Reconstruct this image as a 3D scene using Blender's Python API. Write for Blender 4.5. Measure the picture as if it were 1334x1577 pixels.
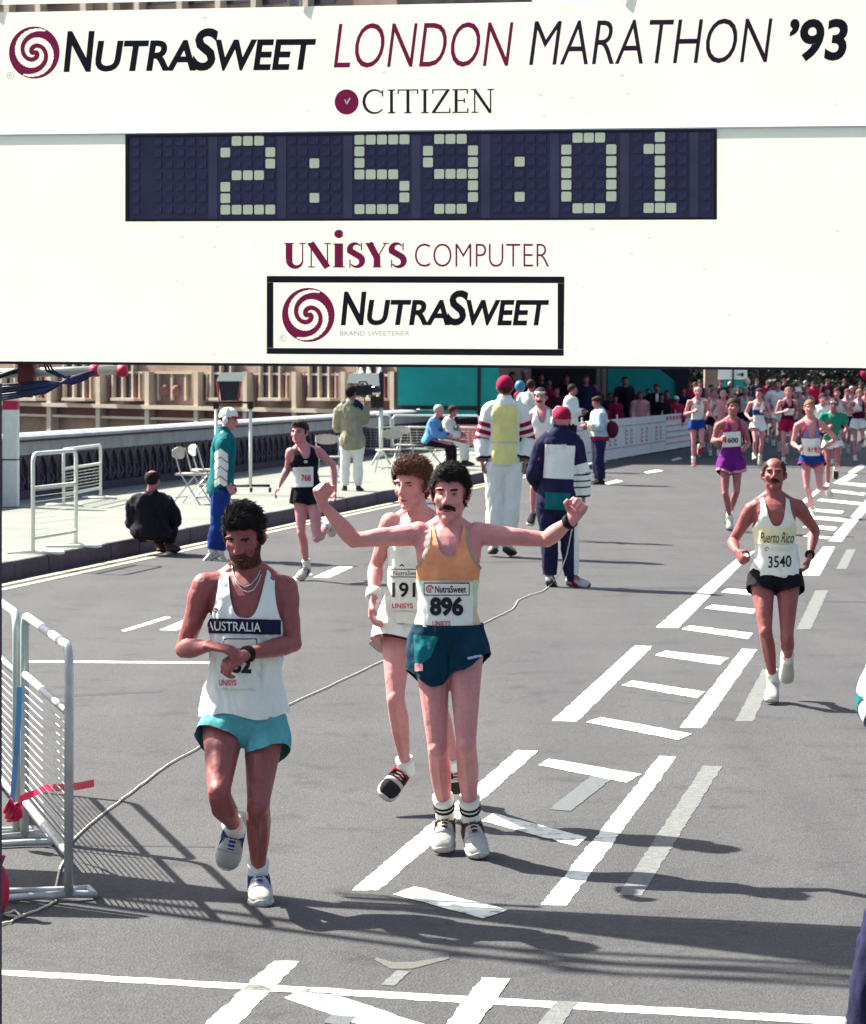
import bpy, bmesh, math, random
import numpy as np
from mathutils import Vector, Matrix, noise
from mathutils.bvhtree import BVHTree

random.seed(7)
for o in list(bpy.data.objects):
    bpy.data.objects.remove(o, do_unlink=True)
scene = bpy.context.scene
REAL = scene.collection
PENDING = []
class _Later:
    """objects are gathered here and linked to the scene in one go at the end: keeps the mesh evaluations fast"""
    def link(self, o): PENDING.append(o)
class _Col:
    objects = _Later()
COL = _Col()

# ------------------------------------------------------------------ camera
FPX, CX, CY, CAMH = 4300.0, 667.0, 788.5, 2.2
PITCH = math.atan((CY - 567.0) / FPX)
ROLL = math.radians(0.46)
Fw = Vector((0, math.cos(PITCH), -math.sin(PITCH)))
U0 = Vector((0, math.sin(PITCH), math.cos(PITCH)))
X0 = Vector((1, 0, 0))
Rt = X0 * math.cos(ROLL) + U0 * math.sin(ROLL)
Up = U0 * math.cos(ROLL) - X0 * math.sin(ROLL)
CAM = Vector((0, 0, CAMH))
cam_data = bpy.data.cameras.new('camera')
cam = bpy.data.objects.new('camera', cam_data)
REAL.objects.link(cam)
m = Matrix((Rt, Up, -Fw)).transposed().to_4x4()
m.translation = CAM
cam.matrix_world = m
cam_data.sensor_fit = 'VERTICAL'
cam_data.sensor_height = 36.0
cam_data.lens = 36.0 * FPX / 1577.0
cam_data.dof.use_dof = True
cam_data.dof.focus_distance = 13.5
cam_data.dof.aperture_fstop = 11.0
cam_data.clip_start = 0.5
cam_data.clip_end = 3000
scene.camera = cam

# ------------------------------------------------------------------ light
SUN_EL, SUN_BEHIND = math.radians(46), math.radians(31)
# light travels to +X (picture right) and a little towards the camera
sd = Vector((math.cos(SUN_EL) * math.cos(SUN_BEHIND), -math.cos(SUN_EL) * math.sin(SUN_BEHIND), -math.sin(SUN_EL)))
world = bpy.data.worlds.new('World')
scene.world = world
world.use_nodes = True
wn = world.node_tree.nodes
wl = world.node_tree.links
bg = wn['Background']
sky = wn.new('ShaderNodeTexSky')
sky.sky_type = 'NISHITA'
sky.sun_disc = False
sky.sun_elevation = SUN_EL
# NISHITA: rotation 0 puts the sun at +Y, positive turns it clockwise (to +X)
sky.sun_rotation = math.atan2(-sd.x, -sd.y)
sky.air_density = 1.0
sky.dust_density = 3.0
sky.ozone_density = 0.6
wl.new(sky.outputs[0], bg.inputs[0])
bg.inputs[1].default_value = 0.065
sun_data = bpy.data.lights.new('sun', 'SUN')
sun_data.energy = 4.8
sun_data.angle = math.radians(0.6)
sun_data.color = (1.0, 0.985, 0.86)
sun = bpy.data.objects.new('sun', sun_data)
sun.rotation_euler = sd.to_track_quat('-Z', 'Y').to_euler()
sun.location = (-20, 20, 40)
REAL.objects.link(sun)
scene.view_settings.view_transform = 'Standard'
scene.view_settings.look = 'None'
scene.view_settings.gamma = 1.0
scene.view_settings.exposure = 1.9
scene.view_settings.use_curve_mapping = False

# ------------------------------------------------------------------ picture -> place
def ray(px, py):
    return Fw + Rt * ((px - CX) / FPX) - Up * ((py - CY) / FPX)
def at(px, py, depth):
    r = ray(px, py)
    return CAM + r * (depth / r.y)
def gp(px, py, z=0.0):
    r = ray(px, py)
    return CAM + r * ((z - CAMH) / r.z)
def to_px(V):
    D = np.asarray(V) - np.array(CAM)
    a, b, c = D @ np.array(Rt), D @ np.array(Up), D @ np.array(Fw)
    return CX + FPX * a / c, CY - FPX * b / c

# ------------------------------------------------------------------ materials
MATS = {}
def mat(name, col, rough=0.7, var=0.12, scale=8.0, bump=0.0, bscale=60.0, spec=0.3, metal=0.0, sss=0.0, col2=None, mixscale=None, transl=0.0):
    if name in MATS:
        return MATS[name]
    M = bpy.data.materials.new(name)
    M.use_nodes = True
    n, l = M.node_tree.nodes, M.node_tree.links
    p = n['Principled BSDF']
    p.inputs['Roughness'].default_value = rough
    p.inputs['Specular IOR Level'].default_value = spec
    p.inputs['Metallic'].default_value = metal
    if sss:
        p.inputs['Subsurface Weight'].default_value = sss
        p.inputs['Subsurface Radius'].default_value = (0.012, 0.005, 0.003)
        p.inputs['Subsurface Scale'].default_value = 1.0
    tc = n.new('ShaderNodeTexCoord')
    nz = n.new('ShaderNodeTexNoise')
    nz.inputs['Scale'].default_value = mixscale or scale
    nz.inputs['Detail'].default_value = 6
    nz.inputs['Roughness'].default_value = 0.6
    l.new(tc.outputs['Object'], nz.inputs['Vector'])
    rp = n.new('ShaderNodeValToRGB')
    c = np.array(col)
    c2 = np.array(col2) if col2 is not None else np.clip(c * (1 + var), 0, 1)
    c1 = c if col2 is not None else c * (1 - var)
    rp.color_ramp.elements[0].color = (*c1, 1)
    rp.color_ramp.elements[1].color = (*c2, 1)
    rp.color_ramp.elements[0].position = 0.32
    rp.color_ramp.elements[1].position = 0.68
    l.new(nz.outputs[0], rp.inputs[0])
    l.new(rp.outputs[0], p.inputs['Base Color'])
    if bump:
        nb = n.new('ShaderNodeTexNoise')
        nb.inputs['Scale'].default_value = bscale
        nb.inputs['Detail'].default_value = 5
        l.new(tc.outputs['Object'], nb.inputs['Vector'])
        b = n.new('ShaderNodeBump')
        b.inputs['Strength'].default_value = bump
        b.inputs['Distance'].default_value = 0.01
        l.new(nb.outputs[0], b.inputs['Height'])
        l.new(b.outputs[0], p.inputs['Normal'])
    if transl:
        t = n.new('ShaderNodeBsdfTranslucent')
        l.new(rp.outputs[0], t.inputs[0])
        mx = n.new('ShaderNodeMixShader')
        mx.inputs[0].default_value = transl
        l.new(p.outputs[0], mx.inputs[1])
        l.new(t.outputs[0], mx.inputs[2])
        l.new(mx.outputs[0], n['Material Output'].inputs[0])
    MATS[name] = M
    return M

def asphalt_mat():
    M = bpy.data.materials.new('asphalt')
    M.use_nodes = True
    n, l = M.node_tree.nodes, M.node_tree.links
    p = n['Principled BSDF']
    p.inputs['Roughness'].default_value = 0.85
    p.inputs['Specular IOR Level'].default_value = 0.25
    tc = n.new('ShaderNodeTexCoord')
    def noise_tex(scale, detail=4, rough=0.6, vec=None):
        t = n.new('ShaderNodeTexNoise')
        t.inputs['Scale'].default_value = scale
        t.inputs['Detail'].default_value = detail
        t.inputs['Roughness'].default_value = rough
        l.new(vec or tc.outputs['Object'], t.inputs['Vector'])
        return t
    def ramp(src, a, b, pa, pb):
        r = n.new('ShaderNodeValToRGB')
        r.color_ramp.elements[0].color = (*a, 1)
        r.color_ramp.elements[1].color = (*b, 1)
        r.color_ramp.elements[0].position = pa
        r.color_ramp.elements[1].position = pb
        l.new(src, r.inputs[0])
        return r
    def mul(a, b, f=1.0):
        x = n.new('ShaderNodeMix')
        x.data_type = 'RGBA'
        x.blend_type = 'MULTIPLY'
        x.inputs[0].default_value = f
        l.new(a, x.inputs[6])
        l.new(b, x.inputs[7])
        return x.outputs[2]
    fine = ramp(noise_tex(140, 6, 0.8).outputs[0], (0.019, 0.0175, 0.020), (0.108, 0.104, 0.107), 0.33, 0.67)
    vor = n.new('ShaderNodeTexVoronoi')
    vor.inputs['Scale'].default_value = 95
    l.new(tc.outputs['Object'], vor.inputs['Vector'])
    stone = ramp(vor.outputs['Distance'], (1.22, 1.22, 1.22), (0.86, 0.86, 0.88), 0.1, 0.6)
    big = ramp(noise_tex(0.55, 5, 0.6).outputs[0], (0.88, 0.88, 0.90), (1.07, 1.07, 1.05), 0.35, 0.65)
    mp = n.new('ShaderNodeMapping')
    mp.inputs['Rotation'].default_value = (0, 0, math.radians(11.7))
    mp.inputs['Scale'].default_value = (1.6, 0.07, 1)
    l.new(tc.outputs['Object'], mp.inputs['Vector'])
    track = ramp(noise_tex(1.0, 4, 0.55, mp.outputs[0]).outputs[0], (0.90, 0.90, 0.92), (1.06, 1.06, 1.05), 0.35, 0.65)
    med = ramp(noise_tex(26, 5, 0.7).outputs[0], (0.80, 0.80, 0.82), (1.14, 1.14, 1.12), 0.35, 0.65)
    stain = ramp(noise_tex(2.3, 6, 0.7).outputs[0], (0.66, 0.64, 0.68), (1.0, 1.0, 1.0), 0.32, 0.46)
    c = mul(mul(mul(mul(mul(fine.outputs[0], stone.outputs[0]), big.outputs[0]), track.outputs[0]), med.outputs[0]), stain.outputs[0])
    l.new(c, p.inputs['Base Color'])
    b = n.new('ShaderNodeBump')
    b.inputs['Strength'].default_value = 0.5
    b.inputs['Distance'].default_value = 0.006
    l.new(vor.outputs['Distance'], b.inputs['Height'])
    l.new(b.outputs[0], p.inputs['Normal'])
    return M

def paint_mat(name, col, wear, scale=9.0, soft=0.05):
    """road paint worn through to the asphalt in its own blotches"""
    M = bpy.data.materials.new(name)
    M.use_nodes = True
    n, l = M.node_tree.nodes, M.node_tree.links
    p = n['Principled BSDF']
    p.inputs['Roughness'].default_value = 0.75
    tc = n.new('ShaderNodeTexCoord')
    t = n.new('ShaderNodeTexNoise')
    t.inputs['Scale'].default_value = scale
    t.inputs['Detail'].default_value = 9
    t.inputs['Roughness'].default_value = 0.72
    l.new(tc.outputs['Object'], t.inputs['Vector'])
    r = n.new('ShaderNodeValToRGB')
    r.color_ramp.elements[0].color = (0.07, 0.069, 0.07, 1)
    r.color_ramp.elements[1].color = (*col, 1)
    r.color_ramp.elements[0].position = wear - soft
    r.color_ramp.elements[1].position = wear + soft * 1.4
    l.new(t.outputs[0], r.inputs[0])
    l.new(r.outputs[0], p.inputs['Base Color'])
    g = n.new('ShaderNodeTexNoise')
    g.inputs['Scale'].default_value = 110
    g.inputs['Detail'].default_value = 5
    l.new(tc.outputs['Object'], g.inputs['Vector'])
    b = n.new('ShaderNodeBump')
    b.inputs['Strength'].default_value = 0.6
    b.inputs['Distance'].default_value = 0.006
    l.new(g.outputs[0], b.inputs['Height'])
    l.new(b.outputs[0], p.inputs['Normal'])
    return M

# ------------------------------------------------------------------ mesh helpers
ORG = {}
def V3(a):
    return Vector((float(a[0]), float(a[1]), float(a[2])))

class MB:
    def __init__(s):
        s.v, s.f = [], []
    def add(s, verts, faces):
        k = len(s.v)
        s.v += [tuple(p) for p in verts]
        s.f += [tuple(i + k for i in f) for f in faces]
        return s
    def box(s, c, size, ax=None):
        c = Vector(c)
        A = ax or (Vector((1, 0, 0)), Vector((0, 1, 0)), Vector((0, 0, 1)))
        h = [A[i] * (size[i] / 2) for i in range(3)]
        vs = [c + h[0] * i + h[1] * j + h[2] * k for i in (-1, 1) for j in (-1, 1) for k in (-1, 1)]
        return s.add(vs, [(0, 1, 3, 2), (4, 6, 7, 5), (0, 4, 5, 1), (2, 3, 7, 6), (0, 2, 6, 4), (1, 5, 7, 3)])
    def prism(s, poly, d):
        """polygon (list of Vector) pushed along d"""
        n = len(poly)
        d = Vector(d)
        vs = [Vector(p) for p in poly] + [Vector(p) + d for p in poly]
        fs = [tuple(range(n)), tuple(range(2 * n - 1, n - 1, -1))] + [(i, n + i, n + (i + 1) % n, (i + 1) % n) for i in range(n)]
        return s.add(vs, fs)
    def tube(s, pts, rad, seg=10, ref=None, caps=True):
        pts = [Vector(p) for p in pts]
        n = len(pts)
        ref = Vector(ref) if ref is not None else None
        rings = []
        prev = None
        for i in range(n):
            if i == 0: t = pts[1] - pts[0]
            elif i == n - 1: t = pts[-1] - pts[-2]
            else: t = (pts[i + 1] - pts[i]).normalized() + (pts[i] - pts[i - 1]).normalized()
            if t.length < 1e-9: t = Vector((0, 0, 1))
            t.normalize()
            if prev is None:
                a = ref if ref is not None else (Vector((0, 0, 1)) if abs(t.z) < 0.9 else Vector((1, 0, 0)))
            else:
                a = prev
            a = a - t * a.dot(t)
            if a.length < 1e-6: a = t.orthogonal()
            a.normalize()
            prev = a
            b = t.cross(a)
            r = rad[i] if isinstance(rad, (list, tuple)) else rad
            ra, rb = r if isinstance(r, (list, tuple)) else (r, r)
            rings.append([pts[i] + a * (ra * math.cos(2 * math.pi * k / seg)) + b * (rb * math.sin(2 * math.pi * k / seg)) for k in range(seg)])
        vs = [p for rg in rings for p in rg]
        fs = []
        for i in range(n - 1):
            for k in range(seg):
                k2 = (k + 1) % seg
                fs.append((i * seg + k, i * seg + k2, (i + 1) * seg + k2, (i + 1) * seg + k))
        if caps:
            fs.append(tuple(range(seg - 1, -1, -1)))
            fs.append(tuple((n - 1) * seg + k for k in range(seg)))
        return s.add(vs, fs)
    def ball(s, c, r, ax=None, nu=12, nv=8):
        c = Vector(c)
        A = ax or (Vector((1, 0, 0)), Vector((0, 1, 0)), Vector((0, 0, 1)))
        if not isinstance(r, (tuple, list)): r = (r, r, r)
        vs = [c + A[2] * r[2]]
        for j in range(1, nv):
            th = math.pi * j / nv
            for i in range(nu):
                ph = 2 * math.pi * i / nu
                vs.append(c + A[0] * (r[0] * math.sin(th) * math.cos(ph)) + A[1] * (r[1] * math.sin(th) * math.sin(ph)) + A[2] * (r[2] * math.cos(th)))
        vs.append(c - A[2] * r[2])
        fs = [(0, 1 + i, 1 + (i + 1) % nu) for i in range(nu)]
        for j in range(nv - 2):
            for i in range(nu):
                a, b = 1 + j * nu + i, 1 + j * nu + (i + 1) % nu
                fs.append((a, a + nu, b + nu, b))
        L = len(vs) - 1
        fs += [(L, 1 + (nv - 2) * nu + (i + 1) % nu, 1 + (nv - 2) * nu + i) for i in range(nu)]
        return s.add(vs, fs)
    def build(s, name, material, parent=None, smooth=False):
        return mesh_obj(name, s.v, s.f, material, parent, smooth)

def mesh_obj(name, verts, faces, material, parent=None, smooth=False):
    org = ORG.get(parent.name, Vector((0, 0, 0))) if parent else Vector((0, 0, 0))
    V = np.asarray(verts, dtype=float).reshape(-1, 3) - np.array(org)
    me = bpy.data.meshes.new(name)
    me.from_pydata(V.tolist(), [], [tuple(int(i) for i in f) for f in faces])
    me.update()
    if smooth:
        me.polygons.foreach_set('use_smooth', [True] * len(me.polygons))
    me.materials.append(material)
    o = bpy.data.objects.new(name, me)
    COL.objects.link(o)
    if parent:
        o.parent = parent
        ORG[o.name] = org
    return o

def thing(name, label, cat, loc, group=None):
    o = bpy.data.objects.new(name, None)
    o.empty_display_size = 0.1
    COL.objects.link(o)
    o.location = loc
    ORG[o.name] = Vector(loc)
    tag(o, label, cat, group)
    return o
def tag(o, label=None, cat=None, group=None, kind=None):
    if label: o['label'] = label
    if cat: o['category'] = cat
    if group: o['group'] = group
    if kind: o['kind'] = kind
    return o
def copy_tree(o, parent=None):
    c = o.copy()
    COL.objects.link(c)
    if parent: c.parent = parent
    for ch in list(o.children):
        copy_tree(ch, c)
    return c

DEP = {}
def remesh(mb, voxel, it=2, fac=0.5):
    me = bpy.data.meshes.new('t')
    me.from_pydata([tuple(p) for p in mb.v], [], mb.f)
    o = bpy.data.objects.new('t', me)
    REAL.objects.link(o)
    r = o.modifiers.new('r', 'REMESH')
    r.mode = 'VOXEL'
    r.voxel_size = voxel
    s = o.modifiers.new('s', 'SMOOTH')
    s.factor = fac
    s.iterations = it
    tm = o.modifiers.new('q', 'TRIANGULATE')
    dg = bpy.context.evaluated_depsgraph_get()
    e = o.evaluated_get(dg).to_mesh()
    n = len(e.vertices)
    V = np.empty(n * 3)
    e.vertices.foreach_get('co', V)
    e.calc_loop_triangles()
    F = np.empty(len(e.loop_triangles) * 3, dtype=np.int32)
    e.loop_triangles.foreach_get('vertices', F)
    o.evaluated_get(dg).to_mesh_clear()
    bpy.data.objects.remove(o, do_unlink=True)
    bpy.data.meshes.remove(me)
    return V.reshape(-1, 3), F.reshape(-1, 3)

def vnormals(V, F):
    fn = np.cross(V[F[:, 1]] - V[F[:, 0]], V[F[:, 2]] - V[F[:, 0]])
    N = np.zeros_like(V)
    for k in range(3):
        np.add.at(N, F[:, k], fn)
    return N / (np.linalg.norm(N, axis=1)[:, None] + 1e-12)

def clip(V, F, g):
    """keep the part of the surface where g > 0, cut cleanly through the triangles"""
    g = np.where(np.abs(g) < 1e-7, 1e-7, g)
    pos = g[F] > 0
    cnt = pos.sum(1)
    out = F[cnt == 3].tolist()
    nv = [tuple(p) for p in V]
    cache = {}
    def cut(i, j):
        k = (i, j) if i < j else (j, i)
        if k not in cache:
            t = g[i] / (g[i] - g[j])
            nv.append(tuple(V[i] + (V[j] - V[i]) * t))
            cache[k] = len(nv) - 1
        return cache[k]
    for tri in F[(cnt > 0) & (cnt < 3)].tolist():
        poly = []
        for a in range(3):
            i, j = tri[a], tri[(a + 1) % 3]
            if g[i] > 0: poly.append(i)
            if (g[i] > 0) != (g[j] > 0): poly.append(cut(i, j))
        for a in range(1, len(poly) - 1):
            out.append((poly[0], poly[a], poly[a + 1]))
    nv = np.array(nv).reshape(-1, 3)
    out = np.array(out, dtype=np.int64).reshape(-1, 3)
    if len(out) == 0:
        return nv, out
    used = np.unique(out)
    mp = -np.ones(len(nv), dtype=np.int64)
    mp[used] = np.arange(len(used))
    return nv[used], mp[out]

# ------------------------------------------------------------------ flat lettering
def text_mesh(s, bold=0.0, shear=0.0, spacing=1.0):
    cu = bpy.data.curves.new('t', 'FONT')
    cu.body = s
    cu.size = 1.0
    cu.offset = bold
    cu.shear = shear
    cu.space_character = spacing
    cu.resolution_u = 4
    o = bpy.data.objects.new('t', cu)
    REAL.objects.link(o)
    dg = bpy.context.evaluated_depsgraph_get()
    me = o.evaluated_get(dg).to_mesh()
    V = np.array([(v.co.x, v.co.y) for v in me.vertices])
    F = [tuple(p.vertices) for p in me.polygons]
    o.evaluated_get(dg).to_mesh_clear()
    bpy.data.objects.remove(o, do_unlink=True)
    bpy.data.curves.remove(cu)
    return V, F
def fit2d(V, x0, x1, y0, y1):
    """stretch flat lettering to fill a box"""
    lo, hi = V.min(0), V.max(0)
    W = (V - lo) / np.maximum(hi - lo, 1e-9)
    return np.stack([x0 + W[:, 0] * (x1 - x0), y0 + W[:, 1] * (y1 - y0)], 1)

def strip(pts, w):
    """flat stroke with width w (number or list) along 2D points -> V, F"""
    P = np.array(pts, float)
    n = len(P)
    W = np.full(n, w) if np.isscalar(w) else np.array(w, float)
    vs = []
    for i in range(n):
        a = P[i] - P[i - 1] if i > 0 else P[1] - P[0]
        b = P[i + 1] - P[i] if i < n - 1 else P[-1] - P[-2]
        a = a / (np.linalg.norm(a) + 1e-9)
        b = b / (np.linalg.norm(b) + 1e-9)
        t = a + b
        t = t / (np.linalg.norm(t) + 1e-9)
        nn = np.array([-t[1], t[0]])
        k = 1.0 / max(0.5, abs(nn @ np.array([-a[1], a[0]])))
        vs += [P[i] + nn * W[i] / 2 * k, P[i] - nn * W[i] / 2 * k]
    fs = [(2 * i, 2 * i + 1, 2 * i + 3, 2 * i + 2) for i in range(n - 1)]
    return np.array(vs), fs
def arc(cx, cy, rx, ry, a0, a1, n=18):
    return [(cx + rx * math.cos(math.radians(a0 + (a1 - a0) * i / n)), cy + ry * math.sin(math.radians(a0 + (a1 - a0) * i / n))) for i in range(n + 1)]
def serif_glyph(ch, K, T):
    """strokes of a serif capital; K thick, T thin; unit height; returns list of (pts, width), advance"""
    s = []
    def bar(x0, x1, y): s.append(([(x0, y), (x1, y)], T))
    def stem(x, w, y0=0, y1=1): s.append(([(x, y0), (x, y1)], w))
    t2 = T / 2
    if ch == 'C':
        pts = arc(0.44, 0.5, 0.40, 0.48, 48, 318, 26)
        s.append((pts, [T + (K - T) * max(0, math.sin(math.pi * i / 26)) ** 1.2 for i in range(27)]))
        stem(0.74, T, 0.70, 0.97)
        return s, 0.88
    if ch == 'I':
        stem(0.2, K); bar(0.06, 0.34, t2); bar(0.06, 0.34, 1 - t2)
        return s, 0.42
    if ch == 'T':
        stem(0.4, K); bar(0.02, 0.78, 1 - t2); bar(0.26, 0.54, t2)
        stem(0.035, T, 0.8, 1); stem(0.765, T, 0.8, 1)
        return s, 0.84
    if ch == 'Z':
        bar(0.06, 0.72, 1 - t2); bar(0.04, 0.74, t2)
        s.append(([(0.10, 0.03), (0.66, 0.97)], K)); stem(0.08, T, 0.8, 1); stem(0.72, T, 0, 0.2)
        return s, 0.80
    if ch == 'E':
        stem(0.16, K); bar(0.02, 0.62, t2); bar(0.02, 0.60, 1 - t2); bar(0.16, 0.48, 0.52)
        stem(0.6, T, 0, 0.2); stem(0.585, T, 0.8, 1); stem(0.47, T, 0.42, 0.62)
        return s, 0.72
    if ch == 'N':
        stem(0.14, T); stem(0.74, T); s.append(([(0.12, 1.0), (0.74, 0.0)], K))
        bar(0.02, 0.27, t2); bar(0.0, 0.2, 1 - t2); bar(0.62, 0.87, 1 - t2)
        return s, 0.92
    if ch == 'U':
        stem(0.2, K, 0.3, 1)
        pts = arc(0.45, 0.3, 0.25, 0.28, 180, 360, 14)
        s.append((pts, [K + (T - K) * (i / 14) for i in range(15)]))
        stem(0.70, T, 0.3, 1); bar(0.02, 0.38, 1 - t2); bar(0.58, 0.82, 1 - t2)
        return s, 0.88
    if ch == 'i':
        stem(0.24, K * 1.25, 0, 0.98); bar(0.02, 0.46, t2); bar(0.04, 0.3, 0.95)
        s.append((arc(0.24, 1.36, 0.085, 0.085, 0, 360, 16), 0.17))
        return s, 0.52
    if ch == 'S':
        pts = arc(0.34, 0.745, 0.21, 0.225, 35, 200, 10) + arc(0.36, 0.26, 0.22, 0.23, 60, -150, 12)
        n = len(pts)
        s.append((pts, [T + (K - T) * math.sin(math.pi * i / (n - 1)) ** 1.5 for i in range(n)]))
        stem(0.555, T, 0.7, 1.0); stem(0.13, T, 0.0, 0.32)
        return s, 0.70
    if ch == 'Y':
        s.append(([(0.14, 1.0), (0.42, 0.42)], K)); s.append(([(0.76, 1.0), (0.46, 0.42)], T)); stem(0.43, K, 0, 0.48)
        bar(0.0, 0.32, 1 - t2); bar(0.64, 0.88, 1 - t2); bar(0.27, 0.6, t2)
        return s, 0.84
def serif_word(word, K, T):
    out, x = [], 0.0
    for ch in word:
        g, adv = serif_glyph(ch, K, T)
        for pts, w in g:
            out.append(([(px + x, py) for px, py in pts], w))
        x += adv
    return out, x
# ------------------------------------------------------------------ people
def skin_mat(name, col):
    M = bpy.data.materials.new(name)
    M.use_nodes = True
    n, l = M.node_tree.nodes, M.node_tree.links
    p = n['Principled BSDF']
    p.inputs['Specular IOR Level'].default_value = 0.28
    p.inputs['Subsurface Weight'].default_value = 0.10
    p.inputs['Subsurface Radius'].default_value = (0.012, 0.005, 0.003)
    p.inputs['Subsurface Scale'].default_value = 1.0
    tc = n.new('ShaderNodeTexCoord')
    c = np.array(col)
    def nz(scale, detail):
        t = n.new('ShaderNodeTexNoise')
        t.inputs['Scale'].default_value = scale
        t.inputs['Detail'].default_value = detail
        t.inputs['Roughness'].default_value = 0.65
        l.new(tc.outputs['Object'], t.inputs['Vector'])
        return t.outputs[0]
    r1 = n.new('ShaderNodeValToRGB')
    r1.color_ramp.elements[0].color = (*(c * np.array([.93, .82, .84])), 1)
    r1.color_ramp.elements[1].color = (*np.clip(c * np.array([1.06, 1.10, 1.08]), 0, 1), 1)
    r1.color_ramp.elements[0].position = .34
    r1.color_ramp.elements[1].position = .66
    l.new(nz(7, 6), r1.inputs[0])
    r2 = n.new('ShaderNodeValToRGB')
    r2.color_ramp.elements[0].color = (.93, .90, .91, 1)
    r2.color_ramp.elements[1].color = (1.03, 1.03, 1.03, 1)
    r2.color_ramp.elements[0].position = .36
    r2.color_ramp.elements[1].position = .62
    l.new(nz(70, 5), r2.inputs[0])
    x = n.new('ShaderNodeMix')
    x.data_type = 'RGBA'
    x.blend_type = 'MULTIPLY'
    x.inputs[0].default_value = 1
    l.new(r1.outputs[0], x.inputs[6])
    l.new(r2.outputs[0], x.inputs[7])
    l.new(x.outputs[2], p.inputs['Base Color'])
    rr = n.new('ShaderNodeMapRange')
    rr.inputs[3].default_value = .36
    rr.inputs[4].default_value = .62
    l.new(nz(18, 4), rr.inputs[0])
    l.new(rr.outputs[0], p.inputs['Roughness'])
    b = n.new('ShaderNodeBump')
    b.inputs['Strength'].default_value = .35
    b.inputs['Distance'].default_value = .006
    l.new(nz(34, 6), b.inputs['Height'])
    l.new(b.outputs[0], p.inputs['Normal'])
    return M
SKIN = dict(fair=skin_mat('skin_fair', (0.54, 0.235, 0.235)), tan=skin_mat('skin_tan', (0.265, 0.082, 0.080)), mid=skin_mat('skin_mid', (0.35, 0.128, 0.128)))
HAIRM = dict(
    black=mat('hair_black', (0.012, 0.009, 0.010), 0.75, 0.5, 60, 0.5, 240, 0.15),
    dark=mat('hair_dark_brown', (0.035, 0.018, 0.014), 0.75, 0.5, 60, 0.5, 240, 0.15),
    brown=mat('hair_brown', (0.10, 0.042, 0.028), 0.75, 0.5, 60, 0.5, 240, 0.15),
    stubble=mat('hair_stubble', (0.075, 0.029, 0.026), 0.8, 0.6, 90, 0.5, 240, 0.1),
    auburn=mat('hair_auburn', (0.045, 0.014, 0.012), 0.8, 0.5, 90, 0.5, 240, 0.1),
    grey=mat('hair_grey', (0.35, 0.32, 0.32), 0.6, 0.3, 60, 0.5, 240),
    sandy=mat('hair_sandy', (0.22, 0.12, 0.07), 0.75, 0.4, 60, 0.5, 240, 0.15),
)
LIP = mat('lips', (0.26, 0.07, 0.075), 0.45, 0.1)
EYEW = mat('eye_white_shaded', (0.20, 0.16, 0.155), 0.3, 0.05)  # whites darkened in colour to stand in for shade in the sockets
EYED = mat('eye_iris', (0.02, 0.012, 0.01), 0.2, 0.1, spec=0.5)
RUBBER = mat('sole_rubber', (0.05, 0.045, 0.05), 0.8, 0.2)
WHITE_SOLE = mat('white_midsole', (0.48, 0.47, 0.42), 0.8, 0.2, 40)
def cloth(name, col, var=0.07, rough=0.85, bump=0.55, transl=0.0):
    return mat('cloth_' + name, col, rough, var, 9, bump, 17, 0.12, transl=transl)

TORSO = [(-0.17, .055, .065, 0), (-0.09, .140, .098, -.006), (0.0, .162, .110, -.012), (.12, .156, .106, -.008), (.26, .142, .098, 0),
         (.40, .136, .097, .004), (.58, .150, .108, .008), (.74, .165, .116, .012), (.85, .172, .110, .008), (.92, .165, .094, .0),
         (.98, .135, .076, -.008), (1.03, .094, .064, -.014), (1.08, .062, .056, -.014)]
TORSO = [(t, w * (.94 if t < .2 else .87 if t < .9 else .93), d, y) for t, w, d, y in TORSO]
ARM_U = [(0, .046), (.1, .052), (.28, .049), (.5, .042), (.75, .038), (.93, .035)]
ARM_F = [(0.05, .036), (.2, .040), (.4, .038), (.65, .031), (.85, .025), (1.0, .0235)]
LEG_U = [(-.05, .080), (.08, .088), (.25, .079), (.5, .066), (.75, .055), (.93, .047)]
LEG_F = [(.04, .046), (.15, .047), (.3, .050), (.48, .046), (.7, .036), (.88, .029), (1.0, .030)]

class Person:
    pass

def sparam(V, A, B):
    d = np.array(B) - np.array(A)
    return ((V - np.array(A)) @ d) / (d @ d)

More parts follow.
